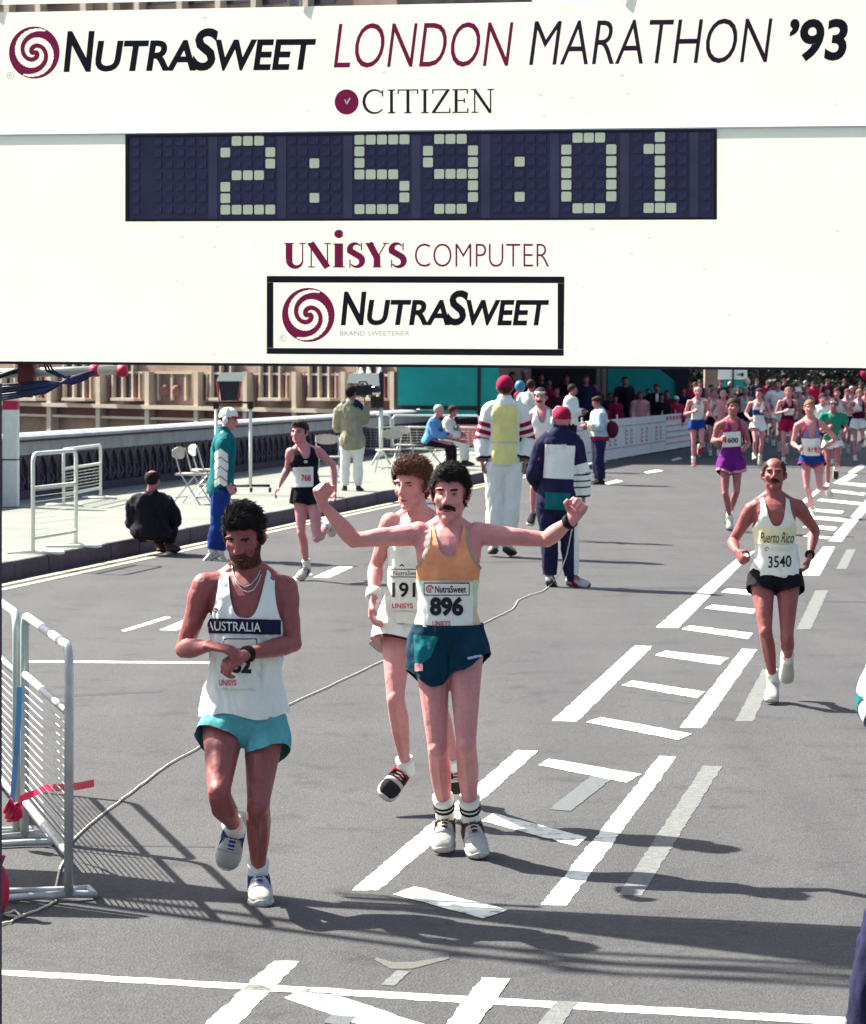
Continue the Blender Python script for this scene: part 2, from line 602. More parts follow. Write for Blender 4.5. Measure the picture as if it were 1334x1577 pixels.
def make_person(label, J, S=1.0, build=1.0, skin='fair', head=None, outfit=(), hands=None, voxel=0.008, group=None, cat='runner', shoes=None, base=None, watch=None):
    """J: joints in metres (world). head: dict(f, pitch, roll, size, hair, style...). Body is one continuous surface; clothes and hair are children."""
    P = Person()
    head = dict(head or {})
    hands = hands or {}
    J = {k: Vector(v) for k, v in J.items()}
    PH = (J['pr'] + J['pl']) / 2
    NK = J['neck']
    u = (NK - PH)
    Lt = u.length
    u = u / Lt
    l = (J['sl'] - J['sr']).normalized() * 0.65 + (J['pl'] - J['pr']).normalized() * 0.35
    l = (l - u * l.dot(u)).normalized()
    f = l.cross(u).normalized()
    P.PH, P.NK, P.u, P.l, P.f, P.Lt, P.J, P.S = PH, NK, u, l, f, Lt, J, S
    base = Vector(base) if base else Vector((PH.x, PH.y, 0))
    root = thing('person', label, cat, base, group)
    P.root = root
    B = S * build
    def tc(V):
        D = V - np.array(PH)
        return (D @ np.array(l)) / S, (D @ np.array(f)) / S, (D @ np.array(u)) / Lt
    P.tc = tc
    def torso(mb, inf, t0=-1, t1=2, seg=20):
        pts, rad = [], []
        for t, w, d, yo in TORSO:
            if t < t0 or t > t1: continue
            k = inf(t) if callable(inf) else inf
            # hips follow the hip line, chest the shoulder line
            pts.append(PH + u * (t * Lt) + f * (yo * S))
            rad.append((w * B + k, d * B + k))
        mb.tube(pts, rad, seg, ref=l)
        if voxel <= .0125 and t1 > 1:
            k = inf(.76) if callable(inf) else inf
            for sg in (-1, 1):
                mb.ball(PH + u * (.75 * Lt) + l * (sg * .064 * S) + f * (.080 * S), (.060 * B + k, .034 * B + k, .058 * B + k), (l, f, u), 12, 8)
                mb.ball(PH + u * (.80 * Lt) + l * (sg * .076 * S) - f * (.060 * S), (.058 * B + k, .040 * B + k, .085 * B + k), (l, f, u), 12, 8)
    def limb(mb, A, Bq, C, pu, pf, inf, s_end=2.0, back=None, seg=12):
        pts, rad = [], []
        for s, r in pu:
            pts.append(A.lerp(Bq, s)); rad.append(r * B + (inf(s) if callable(inf) else inf))
        for s, r in pf:
            if 1 + s > s_end + 0.08: break
            p = Bq.lerp(C, s)
            if back is not None: p = p + back * (0.016 * S * math.exp(-((s - .3) / .18) ** 2))
            pts.append(p); rad.append(r * B + (inf(1 + s) if callable(inf) else inf))
        mb.tube(pts, rad, seg, ref=f)
    # ---- head frame
    hf = Vector(head.get('f', f)); hf.z = 0; hf.normalize()
    hu = Vector((0, 0, 1))
    hl = hu.cross(hf)
    pt = math.radians(head.get('pitch', 0))
    hf, hu = hf * math.cos(pt) - hu * math.sin(pt), hu * math.cos(pt) + hf * math.sin(pt)
    rl = math.radians(head.get('roll', 0))
    hl, hu = hl * math.cos(rl) + hu * math.sin(rl), hu * math.cos(rl) - hl * math.sin(rl)
    H = J['head']
    hs = head.get('size', 1.0) * S
    zx = head.get('long', 1.0)
    def hp(x, y, z): return H + (hl * x + hf * y + hu * (z * zx)) * hs
    def hloc(V):
        D = (V - np.array(H)) / hs
        return D @ np.array(hl), D @ np.array(hf), (D @ np.array(hu)) / zx
    HA = (hl, hf, hu)
    def hball(mb, c, r, nu=14, nv=9):
        mb.ball(hp(*c), (r[0] * hs, r[1] * hs, r[2] * hs * zx), HA, nu, nv)
    near = voxel <= 0.0075
    # ---- body
    mb = MB()
    torso(mb, 0.0)
    for sd_, sh, el, wr in (('r', 'sr', 'er', 'wr'), ('l', 'sl', 'el', 'wl')):
        limb(mb, J[sh], J[el], J[wr], ARM_U, ARM_F, 0.0)
        mb.ball(J[sh], 0.056 * B)
        sgn = 1 if sd_ == 'l' else -1
        # deltoid / trapezius bridge
        mb.tube([PH + u * (.93 * Lt) + l * (sgn * .10 * S), J[sh]], [.062 * B, .054 * B], 12)
        mb.ball(J[el], 0.036 * B, nu=10, nv=6)
        if voxel <= .0125:
            ua = (J[el] - J[sh]).normalized()
            fa_ = (J[wr] - J[el]).normalized()
            fr = fa_ - ua * fa_.dot(ua)
            fr = fr.normalized() if fr.length > .15 else (f - ua * f.dot(ua)).normalized()
            sd2 = ua.cross(fr)
            mb.ball(J[sh].lerp(J[el], .16) + l * (sgn * .006 * S), (.050 * B, .050 * B, .085 * B), (fr, sd2, ua), 12, 9)
            mb.ball(J[sh].lerp(J[el], .55) + fr * (.018 * B), (.031 * B, .033 * B, .085 * B), (fr, sd2, ua), 12, 9)
            mb.ball(J[sh].lerp(J[el], .52) - fr * (.018 * B), (.028 * B, .034 * B, .095 * B), (fr, sd2, ua), 12, 9)
            f2 = (fr - fa_ * fr.dot(fa_)).normalized()
            s2 = fa_.cross(f2)
            for q_ in (-1, 1):
                mb.ball(J[el].lerp(J[wr], .20) + s2 * (q_ * .020 * B), (.026 * B, .022 * B, .070 * B), (f2, s2, fa_), 10, 8)
        mb.tube([NK.lerp(J['head'], .22) + l * (sgn * .025 * S) - f * .015 * S, PH + u * (.965 * Lt) + l * (sgn * .10 * S) - f * .012 * S, J[sh]], [.042 * B, .046 * B, .046 * B], 12)
        # hand
        hd = hands.get(sd_, {})
        W = J[wr]
        hdir = Vector(hd.get('dir', (W - J[el]))).normalized()
        nrm = Vector(hd.get('n', f if hd.get('curl', .5) > .9 else (-l * sgn)))
        nrm = (nrm - hdir * nrm.dot(hdir))
        if nrm.length < 1e-3: nrm = hdir.orthogonal()
        nrm.normalize()
        w = hdir.cross(nrm) * (1 if sd_ == 'r' else -1)    # thumb side
        c = hd.get('curl', 0.45)
        q = S
        mb.tube([W - hdir * .02 * q, W + hdir * .02 * q, W + hdir * .06 * q, W + hdir * .092 * q],
                [(.017 * q, .027 * q), (.016 * q, .034 * q), (.015 * q, .040 * q), (.012 * q, .038 * q)], 12, ref=nrm)
        if voxel < 0.016:
            for k, (o_, L) in enumerate(((.030, .072), (.010, .080), (-.010, .075), (-.030, .060))):
                p = W + hdir * (.088 - .006 * abs(k - 1)) * q + w * o_ * q
                ang, pts = 0.12, [p]
                for a_, fr in ((1.25 * c, .46), (1.65 * c, .32), (1.0 * c, .24)):
                    ang += a_
                    p = p + (hdir * math.cos(ang) + nrm * math.sin(ang)) * (L * fr * q)
                    pts.append(p)
                mb.tube(pts, [.0098 * q, .0095 * q, .0088 * q, .0072 * q], 8)
            tb = W + hdir * .028 * q + w * .030 * q
            t1 = tb + (w * .62 + hdir * .62 + nrm * (.25 + .5 * c)).normalized() * .042 * q
            t2 = t1 + (hdir * .75 + nrm * (.3 + .6 * c) + w * (.25 - .75 * c)).normalized() * .034 * q
            mb.tube([tb - w * .012 * q, tb, t1, t2], [.013 * q, .0135 * q, .0115 * q, .009 * q], 8)
        else:
            e = W + hdir * .09 * q
            mb.tube([e, e + (hdir * math.cos(c) + nrm * math.sin(c)) * .05 * q, e + (hdir * math.cos(2.2 * c) + nrm * math.sin(2.2 * c)) * .085 * q],
                    [(.014 * q, .036 * q), (.014 * q, .034 * q), (.012 * q, .026 * q)], 8, ref=nrm)
    for hpj, kn, an, to in (('pr', 'kr', 'ar', 'tr'), ('pl', 'kl', 'al', 'tl')):
        shin = (J[an] - J[kn]).normalized()
        th = (J[kn] - J[hpj]).normalized()
        bk = (shin - th * shin.dot(th))
        back = -f if bk.length < 0.25 else bk.normalized()
        back = (back - shin * back.dot(shin)).normalized()
        limb(mb, J[hpj], J[kn], J[an], LEG_U, LEG_F, 0.0, back=back, seg=14)
        mb.ball(J[kn] - back * .006 * S, (.045 * B, .045 * B, .050 * B), nu=10, nv=6)
        if voxel <= .0125:
            fr = -(back - th * back.dot(th)).normalized() if (back - th * back.dot(th)).length > .1 else f
            s2 = th.cross(fr)
            inn = l * (1 if hpj == 'pr' else -1)
            s2 = s2 if s2.dot(inn) > 0 else -s2
            A3 = (s2, fr, th)
            mb.ball(J[hpj].lerp(J[kn], .48) + fr * (.026 * B), (.048 * B, .046 * B, .155 * B), A3, 14, 10)
            mb.ball(J[hpj].lerp(J[kn], .82) + fr * (.020 * B) + s2 * (.026 * B), (.022 * B, .024 * B, .052 * B), A3, 10, 8)
            mb.ball(J[hpj].lerp(J[kn], .70) + fr * (.018 * B) - s2 * (.028 * B), (.024 * B, .028 * B, .085 * B), A3, 10, 8)
            mb.ball(J[kn] + fr * (.034 * B) , (.024 * B, .017 * B, .029 * B), A3, 10, 8)
            fs_ = -back
            s3 = shin.cross(fs_)
            for q_ in (-1, 1):
                mb.ball(J[kn].lerp(J[an], .28) + back * (.026 * B) + s3 * (q_ * .021 * B), (.027 * B, .028 * B, .080 * B), (s3, back, shin), 12, 9)
                mb.ball(J[an] + s3 * (q_ * .026 * B) - shin * .012 * S, .013 * B, nu=8, nv=6)
            mb.tube([J[kn].lerp(J[an], .08) - back * .036 * B, J[kn].lerp(J[an], .5) - back * .032 * B, J[an] - back * .018 * B], [.014 * B, .013 * B, .012 * B], 8)
        toe = (J[to] - J[an])
        mb.tube([J[an], J[an] + toe * .25 + shin * .012 * S, J[an] + toe * .6 + shin * .012 * S], [.033 * B, .022 * B, .010 * B], 10)
    hb = hp(0, -.012, -.045)
    if voxel <= .0125:
        for q_ in (-1, 1):
            mb.tube([hp(q_ * .055, -.02, -.03), hp(q_ * .045, .0, -.075), PH + u * (1.02 * Lt) + l * (q_ * .018 * S) + f * (.045 * S)], [.014 * B, .015 * B, .011 * B], 8)
            mb.tube([PH + u * (1.0 * Lt) + l * (q_ * .02 * S) + f * (.052 * S), PH + u * (.985 * Lt) + l * (q_ * .10 * S) + f * (.045 * S), J['sl' if q_ > 0 else 'sr'] + u * .02 * S], [.012 * B, .011 * B, .012 * B], 8)
    mb.tube([PH + u * (.98 * Lt) - f * .012 * S, NK.lerp(hb, .35), NK.lerp(hb, .8), hp(0, -.01, -.02)], [.062 * B, .055 * B, .053 * B, .05 * B], 14)
    hball(mb, (0, -.014, .030), (.074, .094, .086), 20, 14)
    hball(mb, (0, .026, -.018), (.065, .064, .086), 18, 12)
    hball(mb, (0, .022, -.064), (.057, .060, .046), 16, 10)
    hball(mb, (0, .064, -.092), (.029, .023, .021), 10, 7)
    for sx in (-1, 1):
        hball(mb, (sx * .043, .050, -.022), (.022, .026, .026), 10, 7)
        hball(mb, (sx * .030, .078, .024), (.028, .013, .010), 10, 7)
        hball(mb, (sx * .040, .030, -.070), (.018, .032, .022), 10, 7)
        mb.tube([hp(sx * .072, .006, .018), hp(sx * .084, -.012, .012), hp(sx * .083, -.012, -.018), hp(sx * .073, .004, -.034)], [.009 * hs, .013 * hs, .012 * hs, .008 * hs], 8)
        hball(mb, (sx * .013, .094, -.030), (.010, .012, .009), 8, 6)
    mb.tube([hp(0, .080, .026), hp(0, .094, .004), hp(0, .108, -.022), hp(0, .104, -.032)], [.008 * hs, .0095 * hs, .0125 * hs, .010 * hs], 10)
    hball(mb, (0, .082, -.056), (.026, .013, .016), 10, 7)
    V, F = remesh(mb, voxel, 2)
    # sink the eye sockets, crease the mouth
    x, y, z = hloc(V)
    front = (y > 0.03).astype(float)
    dsp = np.zeros(len(V))
    for sx in (-1, 1):
        dsp -= 0.013 * np.exp(-(((x - sx * .031) / .018) ** 2 + ((z - .006) / .010) ** 2)) * front
        dsp -= 0.004 * np.exp(-(((x - sx * .034) / .016) ** 2 + ((z + .050) / .020) ** 2)) * front
    dsp -= 0.006 * np.exp(-((x / .024) ** 2 + ((z + .0615) / .004) ** 2)) * front
    dsp -= 0.004 * np.exp(-((x / .022) ** 2 + ((z + .080) / .007) ** 2)) * front
    V = V + np.outer(dsp * hs, np.array(hf))
    body = mesh_obj('body', V, F.tolist(), SKIN[skin], root, True)
    P.V, P.F = V, F
    N = vnormals(V, F)
    bvh = BVHTree.FromPolygons([tuple(p) for p in V], F.tolist())
    P.bvh = bvh
    # ---- face pieces that lie on the surface
    def face_hit(a, c):
        o = hp(a, .25, c)
        r = bvh.ray_cast(o, -hf, 1.0)
        return r[0]
    def dome(name, mat_, cx, cz, rx, rz, h, tilt=0.0, sag=0.0, parent=None, lift=0.0008):
        vs, fs = [], []
        nr, na = 4, 14
        for i in range(nr + 1):
            r = i / nr
            for k in range(na):
                a = 2 * math.pi * k / na
                dx, dz_ = r * rx * math.cos(a), r * rz * math.sin(a)
                X = cx + dx * math.cos(tilt) - dz_ * math.sin(tilt)
                Z = cz + dx * math.sin(tilt) + dz_ * math.cos(tilt) - sag * (dx / rx) ** 2
                hpt = face_hit(X, Z)
                if hpt is None: return None
                vs.append(hpt + hf * ((lift + h * math.sqrt(max(0, 1 - r * r)) - (0.001 if i == nr else 0)) * hs))
        for i in range(nr):
            for k in range(na):
                k2 = (k + 1) % na
                fs.append((i * na + k, i * na + k2, (i + 1) * na + k2, (i + 1) * na + k))
        return mesh_obj(name, vs, fs, mat_, parent or root, True)
    hm = HAIRM[head.get('color', 'dark')]
    detail = voxel <= 0.0125
    if detail and not head.get('noface'):
        for sx in (-1, 1):
            e = dome('eye', EYEW if near else EYED, sx * .0315, .005, .0130, .0038 if not head.get('squint') else .0026, .003)
            if e and near:
                dome('iris', EYED, sx * .0315, .0055, .0068, .0042 if not head.get('squint') else .0028, .0038, parent=e)
            dome('eyebrow', hm, sx * .033, .0235, .020, .0052, .005, tilt=sx * .10)
        dome('mouth', LIP if not head.get('open') else EYED, 0, -.062, .021, .006 if not head.get('open') else .009, .0015)
        if head.get('moustache'):
            x, y, z = hloc(V)
            rag = np.array([noise.noise(Vector(p) * 150) for p in V.tolist()])
            top = np.interp(np.abs(x), [0, .012, .036], [-.034, -.035, -.052])
            g = np.minimum.reduce([top - z, z - top + .021 - .15 * np.abs(x), .034 - np.abs(x), y - .04]) + rag * .0035
            g = np.where(np.linalg.norm(V - np.array(H), axis=1) < .2 * hs, g, -1)
            bv, bf = clip(V + N * ((.0055 + .003 * rag) * hs)[:, None], F, g)
            if len(bf): mesh_obj('moustache', bv, bf.tolist(), HAIRM['auburn'] if near else hm, root, True)
    if head.get('glasses'):
        for sx in (-1, 1):
            dome('lens', EYED, sx * .033, .008, .022, .015, .008)
    if head.get('beard'):
        x, y, z = hloc(V)
        rag = np.array([noise.noise(Vector(p) * 120) for p in V.tolist()]) * .007
        g = np.minimum.reduce([np.interp(np.abs(x), [0, .024, .034, .048, .062, .08], [-.034, -.036, -.062, -.066, -.030, .0]) - z + rag, z + .118, (y + .02), .09 - np.abs(x)])
        mouthhole = ((x / .018) ** 2 + ((z + .063) / .0055) ** 2) - 1
        nosehole = ((x / .020) ** 2 + ((z + .030) / .010) ** 2) - 1
        g = np.minimum.reduce([g, mouthhole * .005, nosehole * .01])
        D = np.linalg.norm(V - np.array(H), axis=1)
        g = np.where(D < .2 * hs, g, -1)
        bv, bf = clip(V + N * (.0035 * hs), F, g)
        if len(bf): mesh_obj('beard', bv, bf.tolist(), HAIRM['stubble'], root, True)
    # ---- hair
    style = head.get('style', 'short')
    if style != 'none':
        hmb = MB()
        vol = head.get('vol', .014)
        hball(hmb, (0, -.016, .032), (.077 + vol, .095 + vol, .086 + vol), 22, 16)
        if style in ('full', 'quiff', 'curly'):
            hball(hmb, (0, .045, .088), (.062, .045, .028 + vol * .6), 14, 9)
            hball(hmb, (0, -.05, -.02), (.070, .05, .06), 14, 9)
        if style == 'long':
            hball(hmb, (0, -.05, -.04), (.082, .06, .09), 14, 9)
        HV, HF = remesh(hmb, max(voxel * 1.0, .006), 2)
        HN = vnormals(HV, HF)
        x, y, z = hloc(HV)
        amp = {'curly': .010, 'full': .008, 'quiff': .009}.get(style, .005)
        nd = np.array([noise.noise(Vector(p) * (55 / S)) * .6 + noise.noise(Vector((p[0] * 110, p[1] * 110, p[2] * 45)) / S) * .6 for p in HV.tolist()])
        HV = HV + HN * (nd * amp * hs)[:, None]
        hl_f = head.get('hairline', .068)
        zl = np.interp(y, [-.12, -.06, -.02, .012, .03, .055, .075, .12], [-.085, -.075, -.045, -.035, .030, hl_f - .012, hl_f, hl_f + .01])
        if style == 'long':
            zl = np.interp(y, [-.12, -.02, .03, .055, .075, .12], [-.15, -.14, -.08, hl_f - .01, hl_f, hl_f + .01])
        if head.get('temple'):
            zl = zl + head['temple'] * np.exp(-((np.abs(x) - .045) / .018) ** 2) * (y > .02)
        g = (z - zl) + np.array([noise.noise(Vector(p) * 130) for p in HV.tolist()]) * .006
        if style == 'balding':
            g = np.minimum(g, ((x / .062) ** 2 + ((y + .0) / .09) ** 2) - 1.0 + np.clip(-z + .05, 0, 1) * 20)
        hv, hfc = clip(HV, HF, g)
        ho = mesh_obj('hair', hv, hfc.tolist(), hm, root, True)
        if near and style != 'balding':
            # short locks break up the outline
            rng = random.Random(3)
            tm = MB()
            hn = vnormals(hv, hfc)
            for _ in range(1700):
                i = rng.randrange(len(hv))
                p = Vector(hv[i]); nn = Vector(hn[i])
                dirn = (nn * .55 - hf * .25 - hu * .35 + Vector((rng.uniform(-1, 1), rng.uniform(-1, 1), rng.uniform(-1, 1))) * .45).normalized()
                if style == 'full':
                    tg = (-hf * .5 + hl * .6 - hu * .25); tg = tg - nn * tg.dot(nn)
                    dirn = (tg.normalized() * .9 + nn * .22 + Vector((rng.uniform(-1, 1), rng.uniform(-1, 1), rng.uniform(-1, 1))) * .22).normalized()
                if style == 'quiff':
                    tg = (-hf * .6 + hu * .35 + hl * .3); tg = tg - nn * tg.dot(nn)
                    dirn = (tg.normalized() * .9 + nn * .35 + Vector((rng.uniform(-1, 1), rng.uniform(-1, 1), rng.uniform(-1, 1))) * .25).normalized()
                L = (rng.uniform(.008, .018) if style == 'curly' else rng.uniform(.014, .032)) * hs
                tm.tube([p - nn * .003 * hs, p + (dirn * .6 + nn * .2) * L * .6, p + dirn * L], [.0026 * hs, .0018 * hs, .0004 * hs], 4, caps=False)
            lo = tm.build('hair_locks', hm, root, True)
            lo.parent = ho
    # ---- clothes
    P.garments = {}
    for g in outfit:
        make_garment(P, g, torso, limb, voxel, hball, hp, hloc)
    # ---- shoes and socks
    sh = dict(upper='white', sole='white', sock='white')
    sh.update(shoes or {})
    for sd_, an, to, kn in (('r', 'ar', 'tr', 'kr'), ('l', 'al', 'tl', 'kl')):
        make_shoe(P, J[an], J[to], J[kn], sh, near)
    if watch:
        wr, el = (J['wl'], J['el']) if watch == 'l' else (J['wr'], J['er'])
        d = (wr - el).normalized()
        q = wr - d * .012 * S
        mw = MB()
        mw.tube([q - d * .014 * S, q - d * .012 * S, q + d * .012 * S, q + d * .014 * S], [.026 * S, .0335 * S, .0335 * S, .026 * S], 16)
        wo = mw.build('watch', HAIRM['black'], root, True)
    return P

def wrinkle(V, N, amp, sc=7.0, S=1.0):
    nd = np.array([noise.noise(Vector((p[0] * sc, p[1] * sc, p[2] * sc * .55))) * .65 + noise.noise(Vector((p[0] * sc * 2.7 + 5, p[1] * sc * 2.7, p[2] * sc * 1.2))) * .5 + abs(noise.noise(Vector((p[0] * sc * 3.2 + p[2] * sc * 1.1, p[1] * sc * 2, p[2] * sc * .8 + 9)))) * .7 - .15 for p in V.tolist()])
    return V + N * ((nd + .15) * amp)[:, None]

def make_garment(P, g, torso, limb, voxel, hball, hp, hloc):
    kind, material, o = g[0], g[1], dict(g[2]) if len(g) > 2 else {}
    J, S, Lt, root = P.J, P.S, P.Lt, P.root
    vx = max(voxel * 1.15, .008)
    near = voxel <= .0075
    name = o.get('name', kind)
    if kind == 'singlet':
        mb = MB()
        a, b = o.get('inf', (.012, .008))   # at hem, at shoulder
        torso(mb, lambda t: a + (b - a) * min(1, max(0, t)))
        V, F = remesh(mb, vx, 3)
        N = vnormals(V, F)
        V = wrinkle(V, N, o.get('wr', .009 * S), 9)
        X, Y, t = P.tc(V)
        tn, xn = o.get('neck', .80), o.get('nw', .072)
        tb = o.get('neckb', .93)
        t_n = np.where(Y > 0, tn, tb)
        fn = (t_n + (1.10 - t_n) * (np.abs(X) / xn) ** o.get('nexp', 3.0) - t) * Lt
        ta, xs = o.get('armt', .66), o.get('strap', .108)
        k = np.clip((t - ta) / (1.0 - ta), 0, 1)
        xs = xs * .94
        fa = np.where(t > ta, xs + (.18 - xs) * (1 - k) ** 2.2, .3) - np.abs(X)
        fb = (t - o.get('hem', .05)) * Lt + .012 * np.sin(X * 25)
        g_ = np.minimum.reduce([fn, fa * S, fb])
        if 'crop_top' in o: g_ = np.minimum(g_, (o['crop_top'] - t) * Lt)
        V2, F2 = clip(V, F, g_)
        ob = mesh_obj(name, V2, F2.tolist(), material, root, True)
        P.garments[name] = (V2, F2, ob)
        if o.get('trim'):
            edge = np.minimum(fn, fa * S)
            w = o.get('trimw', .012)
            gt = np.minimum(np.where(np.minimum(edge, fb) > 0, w - edge, -1), fb)
            gt = np.minimum(np.minimum(edge, fb), w - edge)
            V3_, F3 = clip(V + N * .003, F, gt)
            if len(F3): mesh_obj('trim', V3_, F3.tolist(), o['trim'], ob, True)
    elif kind in ('shorts', 'trousers'):
        mb = MB()
        fl = o.get('flare', .02)
        hem = max(.32, o.get('hem', .42)) if kind == 'shorts' else o.get('hem', 1.94)
        a = o.get('inf', .018)
        torso(mb, a, -1, .45)
        for h_, k_, a_ in (('pr', 'kr', 'ar'), ('pl', 'kl', 'al')):
            if kind == 'shorts':
                d = J[k_] - J[h_]
                pts = [J[h_] + d * s for s in (-.05, .1, .25, .45, .7)]
                rr = [.080 * S, .088 * S, .086 * S, .080 * S, .074 * S]
                sg = 1 if h_ == 'pl' else -1
                pts = [p + P.l * (sg * .022 * S * min(1, max(0, s / .3))) for p, s in zip(pts, (-.05, .1, .25, .45, .7))]
                mb.tube(pts, [(r + a + fl * min(1.4, max(0, s / hem)), (r + a + fl * .5) * .92) for r, s in zip(rr, (-.05, .1, .25, .45, .7))], 16, ref=P.f)
            else:
                limb(mb, J[h_], J[k_], J[a_], LEG_U, LEG_F, lambda s: a + fl * (.4 + .6 * min(1, s / 1.6)), seg=14)
        V, F = remesh(mb, vx, 3)
        N = vnormals(V, F)
        V = wrinkle(V, N, o.get('wr', .013 * S), 10)
        X, Y, t = P.tc(V)
        A = np.array
        left = np.linalg.norm(np.cross(V - A(J['pl']), A(J['kl'] - J['pl'])), axis=1) / (J['kl'] - J['pl']).length
        right = np.linalg.norm(np.cross(V - A(J['pr']), A(J['kr'] - J['pr'])), axis=1) / (J['kr'] - J['pr']).length
        if kind == 'shorts':
            sl, sr = sparam(V, J['pl'], J['kl']), sparam(V, J['pr'], J['kr'])
            wl_ = 1 / (1 + np.exp(np.clip((left - right) / (.012 * S), -30, 30)))
            s = sl * wl_ + sr * (1 - wl_)
            ks = np.clip((np.abs(X) - .06) / .14, 0, 1)
            wave = o.get('split', .10) * ks * ks * (3 - 2 * ks)      # side split rides up
            hm_ = o.get('hem_l', hem) * wl_ + o.get('hem_r', hem) * (1 - wl_)
            fh = (hm_ - wave - s) * (J['kl'] - J['pl']).length
        else:
            L1, L2 = (J['al'] - J['kl']).length, (J['ar'] - J['kr']).length
            sl, sr = sparam(V, J['kl'], J['al']), sparam(V, J['kr'], J['ar'])
            dl = np.linalg.norm(V - (A(J['kl']) + np.clip(sl, 0, 1.2)[:, None] * A(J['al'] - J['kl'])), axis=1)
            dr = np.linalg.norm(V - (A(J['kr']) + np.clip(sr, 0, 1.2)[:, None] * A(J['ar'] - J['kr'])), axis=1)
            s = np.where(dl < dr, sl, sr)
            fh = (hem - 1 - s) * L1
        ft = (o.get('waist', .22) - t) * Lt
        g_ = np.minimum(fh, ft)
        V2, F2 = clip(V, F, g_)
        ob = mesh_obj(name, V2, F2.tolist(), material, root, True)
        P.garments[name] = (V2, F2, ob)
        if o.get('trim'):
            V3_, F3 = clip(V + N * .004, F, np.minimum(g_, o.get('trimw', .014) - fh))
            if len(F3): mesh_obj('trim', V3_, F3.tolist(), o['trim'], ob, True)
    elif kind in ('shirt', 'jacket'):
        mb = MB()
        a = o.get('inf', .016)
        loose = o.get('loose', .02)
        torso(mb, lambda t: a + loose * max(0, 1 - abs(t - .15)))
        sl_ = o.get('sleeve', 1.92)
        for sg, sh, el, wr in ((-1, 'sr', 'er', 'wr'), (1, 'sl', 'el', 'wl')):
            limb(mb, J[sh], J[el], J[wr], ARM_U, ARM_F, lambda s: a + .6 * loose, s_end=2.0)
            mb.ball(J[sh], .056 * S + a)
            mb.tube([P.PH + P.u * (.93 * Lt) + P.l * (sg * .10 * S), J[sh]], [.062 * S + a, .054 * S + a], 12)
        if o.get('collar'):
            q = P.PH + P.u * (1.02 * Lt) - P.f * .01 * S
            mb.tube([q, q + P.u * .075 * S], [.078 * S, .072 * S], 14)
        V, F = remesh(mb, vx, 3)
        N = vnormals(V, F)
        V = wrinkle(V, N, o.get('wr', .010 * S), 8)
        X, Y, t = P.tc(V)
        A = np.array
        best = np.full(len(V), 9.0)
        sv = np.zeros(len(V))
        for sh, el, wr in (('sr', 'er', 'wr'), ('sl', 'el', 'wl')):
            for (p, q, off) in ((J[sh], J[el], 0), (J[el], J[wr], 1)):
                s = sparam(V, p, q)
                d = np.linalg.norm(V - (A(p) + np.clip(s, 0, 1)[:, None] * A(q - p)), axis=1)
                m_ = d < best
                best = np.where(m_, d, best)
                sv = np.where(m_, off + s, sv)
        arm = (best < (.075 * S + a + loose)) & ((np.abs(X) > .15) | (sv > .6))
        fs = np.where(arm, (sl_ - sv) * .28 * S, 1.0)
        fb = np.where(arm & (sv > .25), 1.0, (t - o.get('hem', -.12)) * Lt)
        top = 1.13 if o.get('collar') else o.get('neck', 1.01)
        fn = (top + .10 * (np.abs(X) / .07) ** 2 - t) * Lt
        fn = np.where(arm, 1, fn)
        g_ = np.minimum.reduce([fs, fb, fn])
        V2, F2 = clip(V, F, g_)
        ob = mesh_obj(name, V2, F2.tolist(), material, root, True)
        P.garments[name] = (V2, F2, ob)
        P.sleeve = None
        if o.get('bands'):
            # coloured rings round the sleeves / hem: (from s, to s, material)
            for s0, s1, mt in o['bands']:
                for sg in o.get('bandside', (-1, 1)):
                    gb = np.where(arm & (X * sg > 0), np.minimum(sv - s0, s1 - sv) * .28 * S, -1)
                    V3_, F3 = clip(V + N * .004, F, np.minimum(gb, g_))
                    if len(F3): mesh_obj('sleeve_band', V3_, F3.tolist(), mt, ob, True)
        if o.get('hemband'):
            t1, mt = o['hemband']
            gb = np.where(arm, -1, (t1 - t) * Lt)
            V3_, F3 = clip(V + N * .004, F, np.minimum(gb, g_))
            if len(F3): mesh_obj('hem_band', V3_, F3.tolist(), mt, ob, True)
        if o.get('panel'):
            for (x0, x1, t0, t1, side, mt) in o['panel']:
                gb = np.minimum.reduce([(X - x0) * S, (x1 - X) * S, (t - t0) * Lt, (t1 - t) * Lt, Y * side * 2])
                gb = np.where(arm & (np.abs(X) > .165), -1, gb)
                V3_, F3 = clip(V + N * .005, F, np.minimum(gb, g_))
                if len(F3): mesh_obj('panel', V3_, F3.tolist(), mt, ob, True)
        if o.get('vpanel'):
            # chevrons on a side: (centre X-or-arm params) list of (t0, t1, slope, mat)
            for (t0, t1, slope, mt) in o['vpanel']:
                D = V - np.array(P.PH)
                across = D @ np.array(X0) / S - o.get('vx', 0)
                tt = t + slope * np.abs(across)
                gb = np.minimum.reduce([(tt - t0) * Lt, (t1 - tt) * Lt, (.075 - np.abs(across)) * S])
                gb = np.where((V - np.array(P.PH))[:, 1] < 0, gb, -1)
                V3_, F3 = clip(V + N * .005, F, np.minimum(gb, g_))
                if len(F3): mesh_obj('chevron', V3_, F3.tolist(), mt, ob, True)
    elif kind == 'cap':
        mb = MB()
        hball(mb, (0, -.012, .036), (.094, .114, .104), 20, 14)
        V, F = remesh(mb, max(vx * .8, .006), 2)
        x, y, z = hloc(V)
        V2, F2 = clip(V, F, z - np.interp(y, [-.12, 0, .1], [.008, .026, .045]))
        ob = mesh_obj('cap', V2, F2.tolist(), material, root, True)
        bm = MB()
        pts_t, pts_b = [], []
        for k in range(13):
            a = math.radians(20 + 140 * k / 12)
            pts_t.append((.080 * math.cos(a), .085 * math.sin(a) + .0, .050))
            pts_b.append((.088 * math.cos(a), .165 * math.sin(a) + .005, .028 + .012 * abs(math.cos(a))))
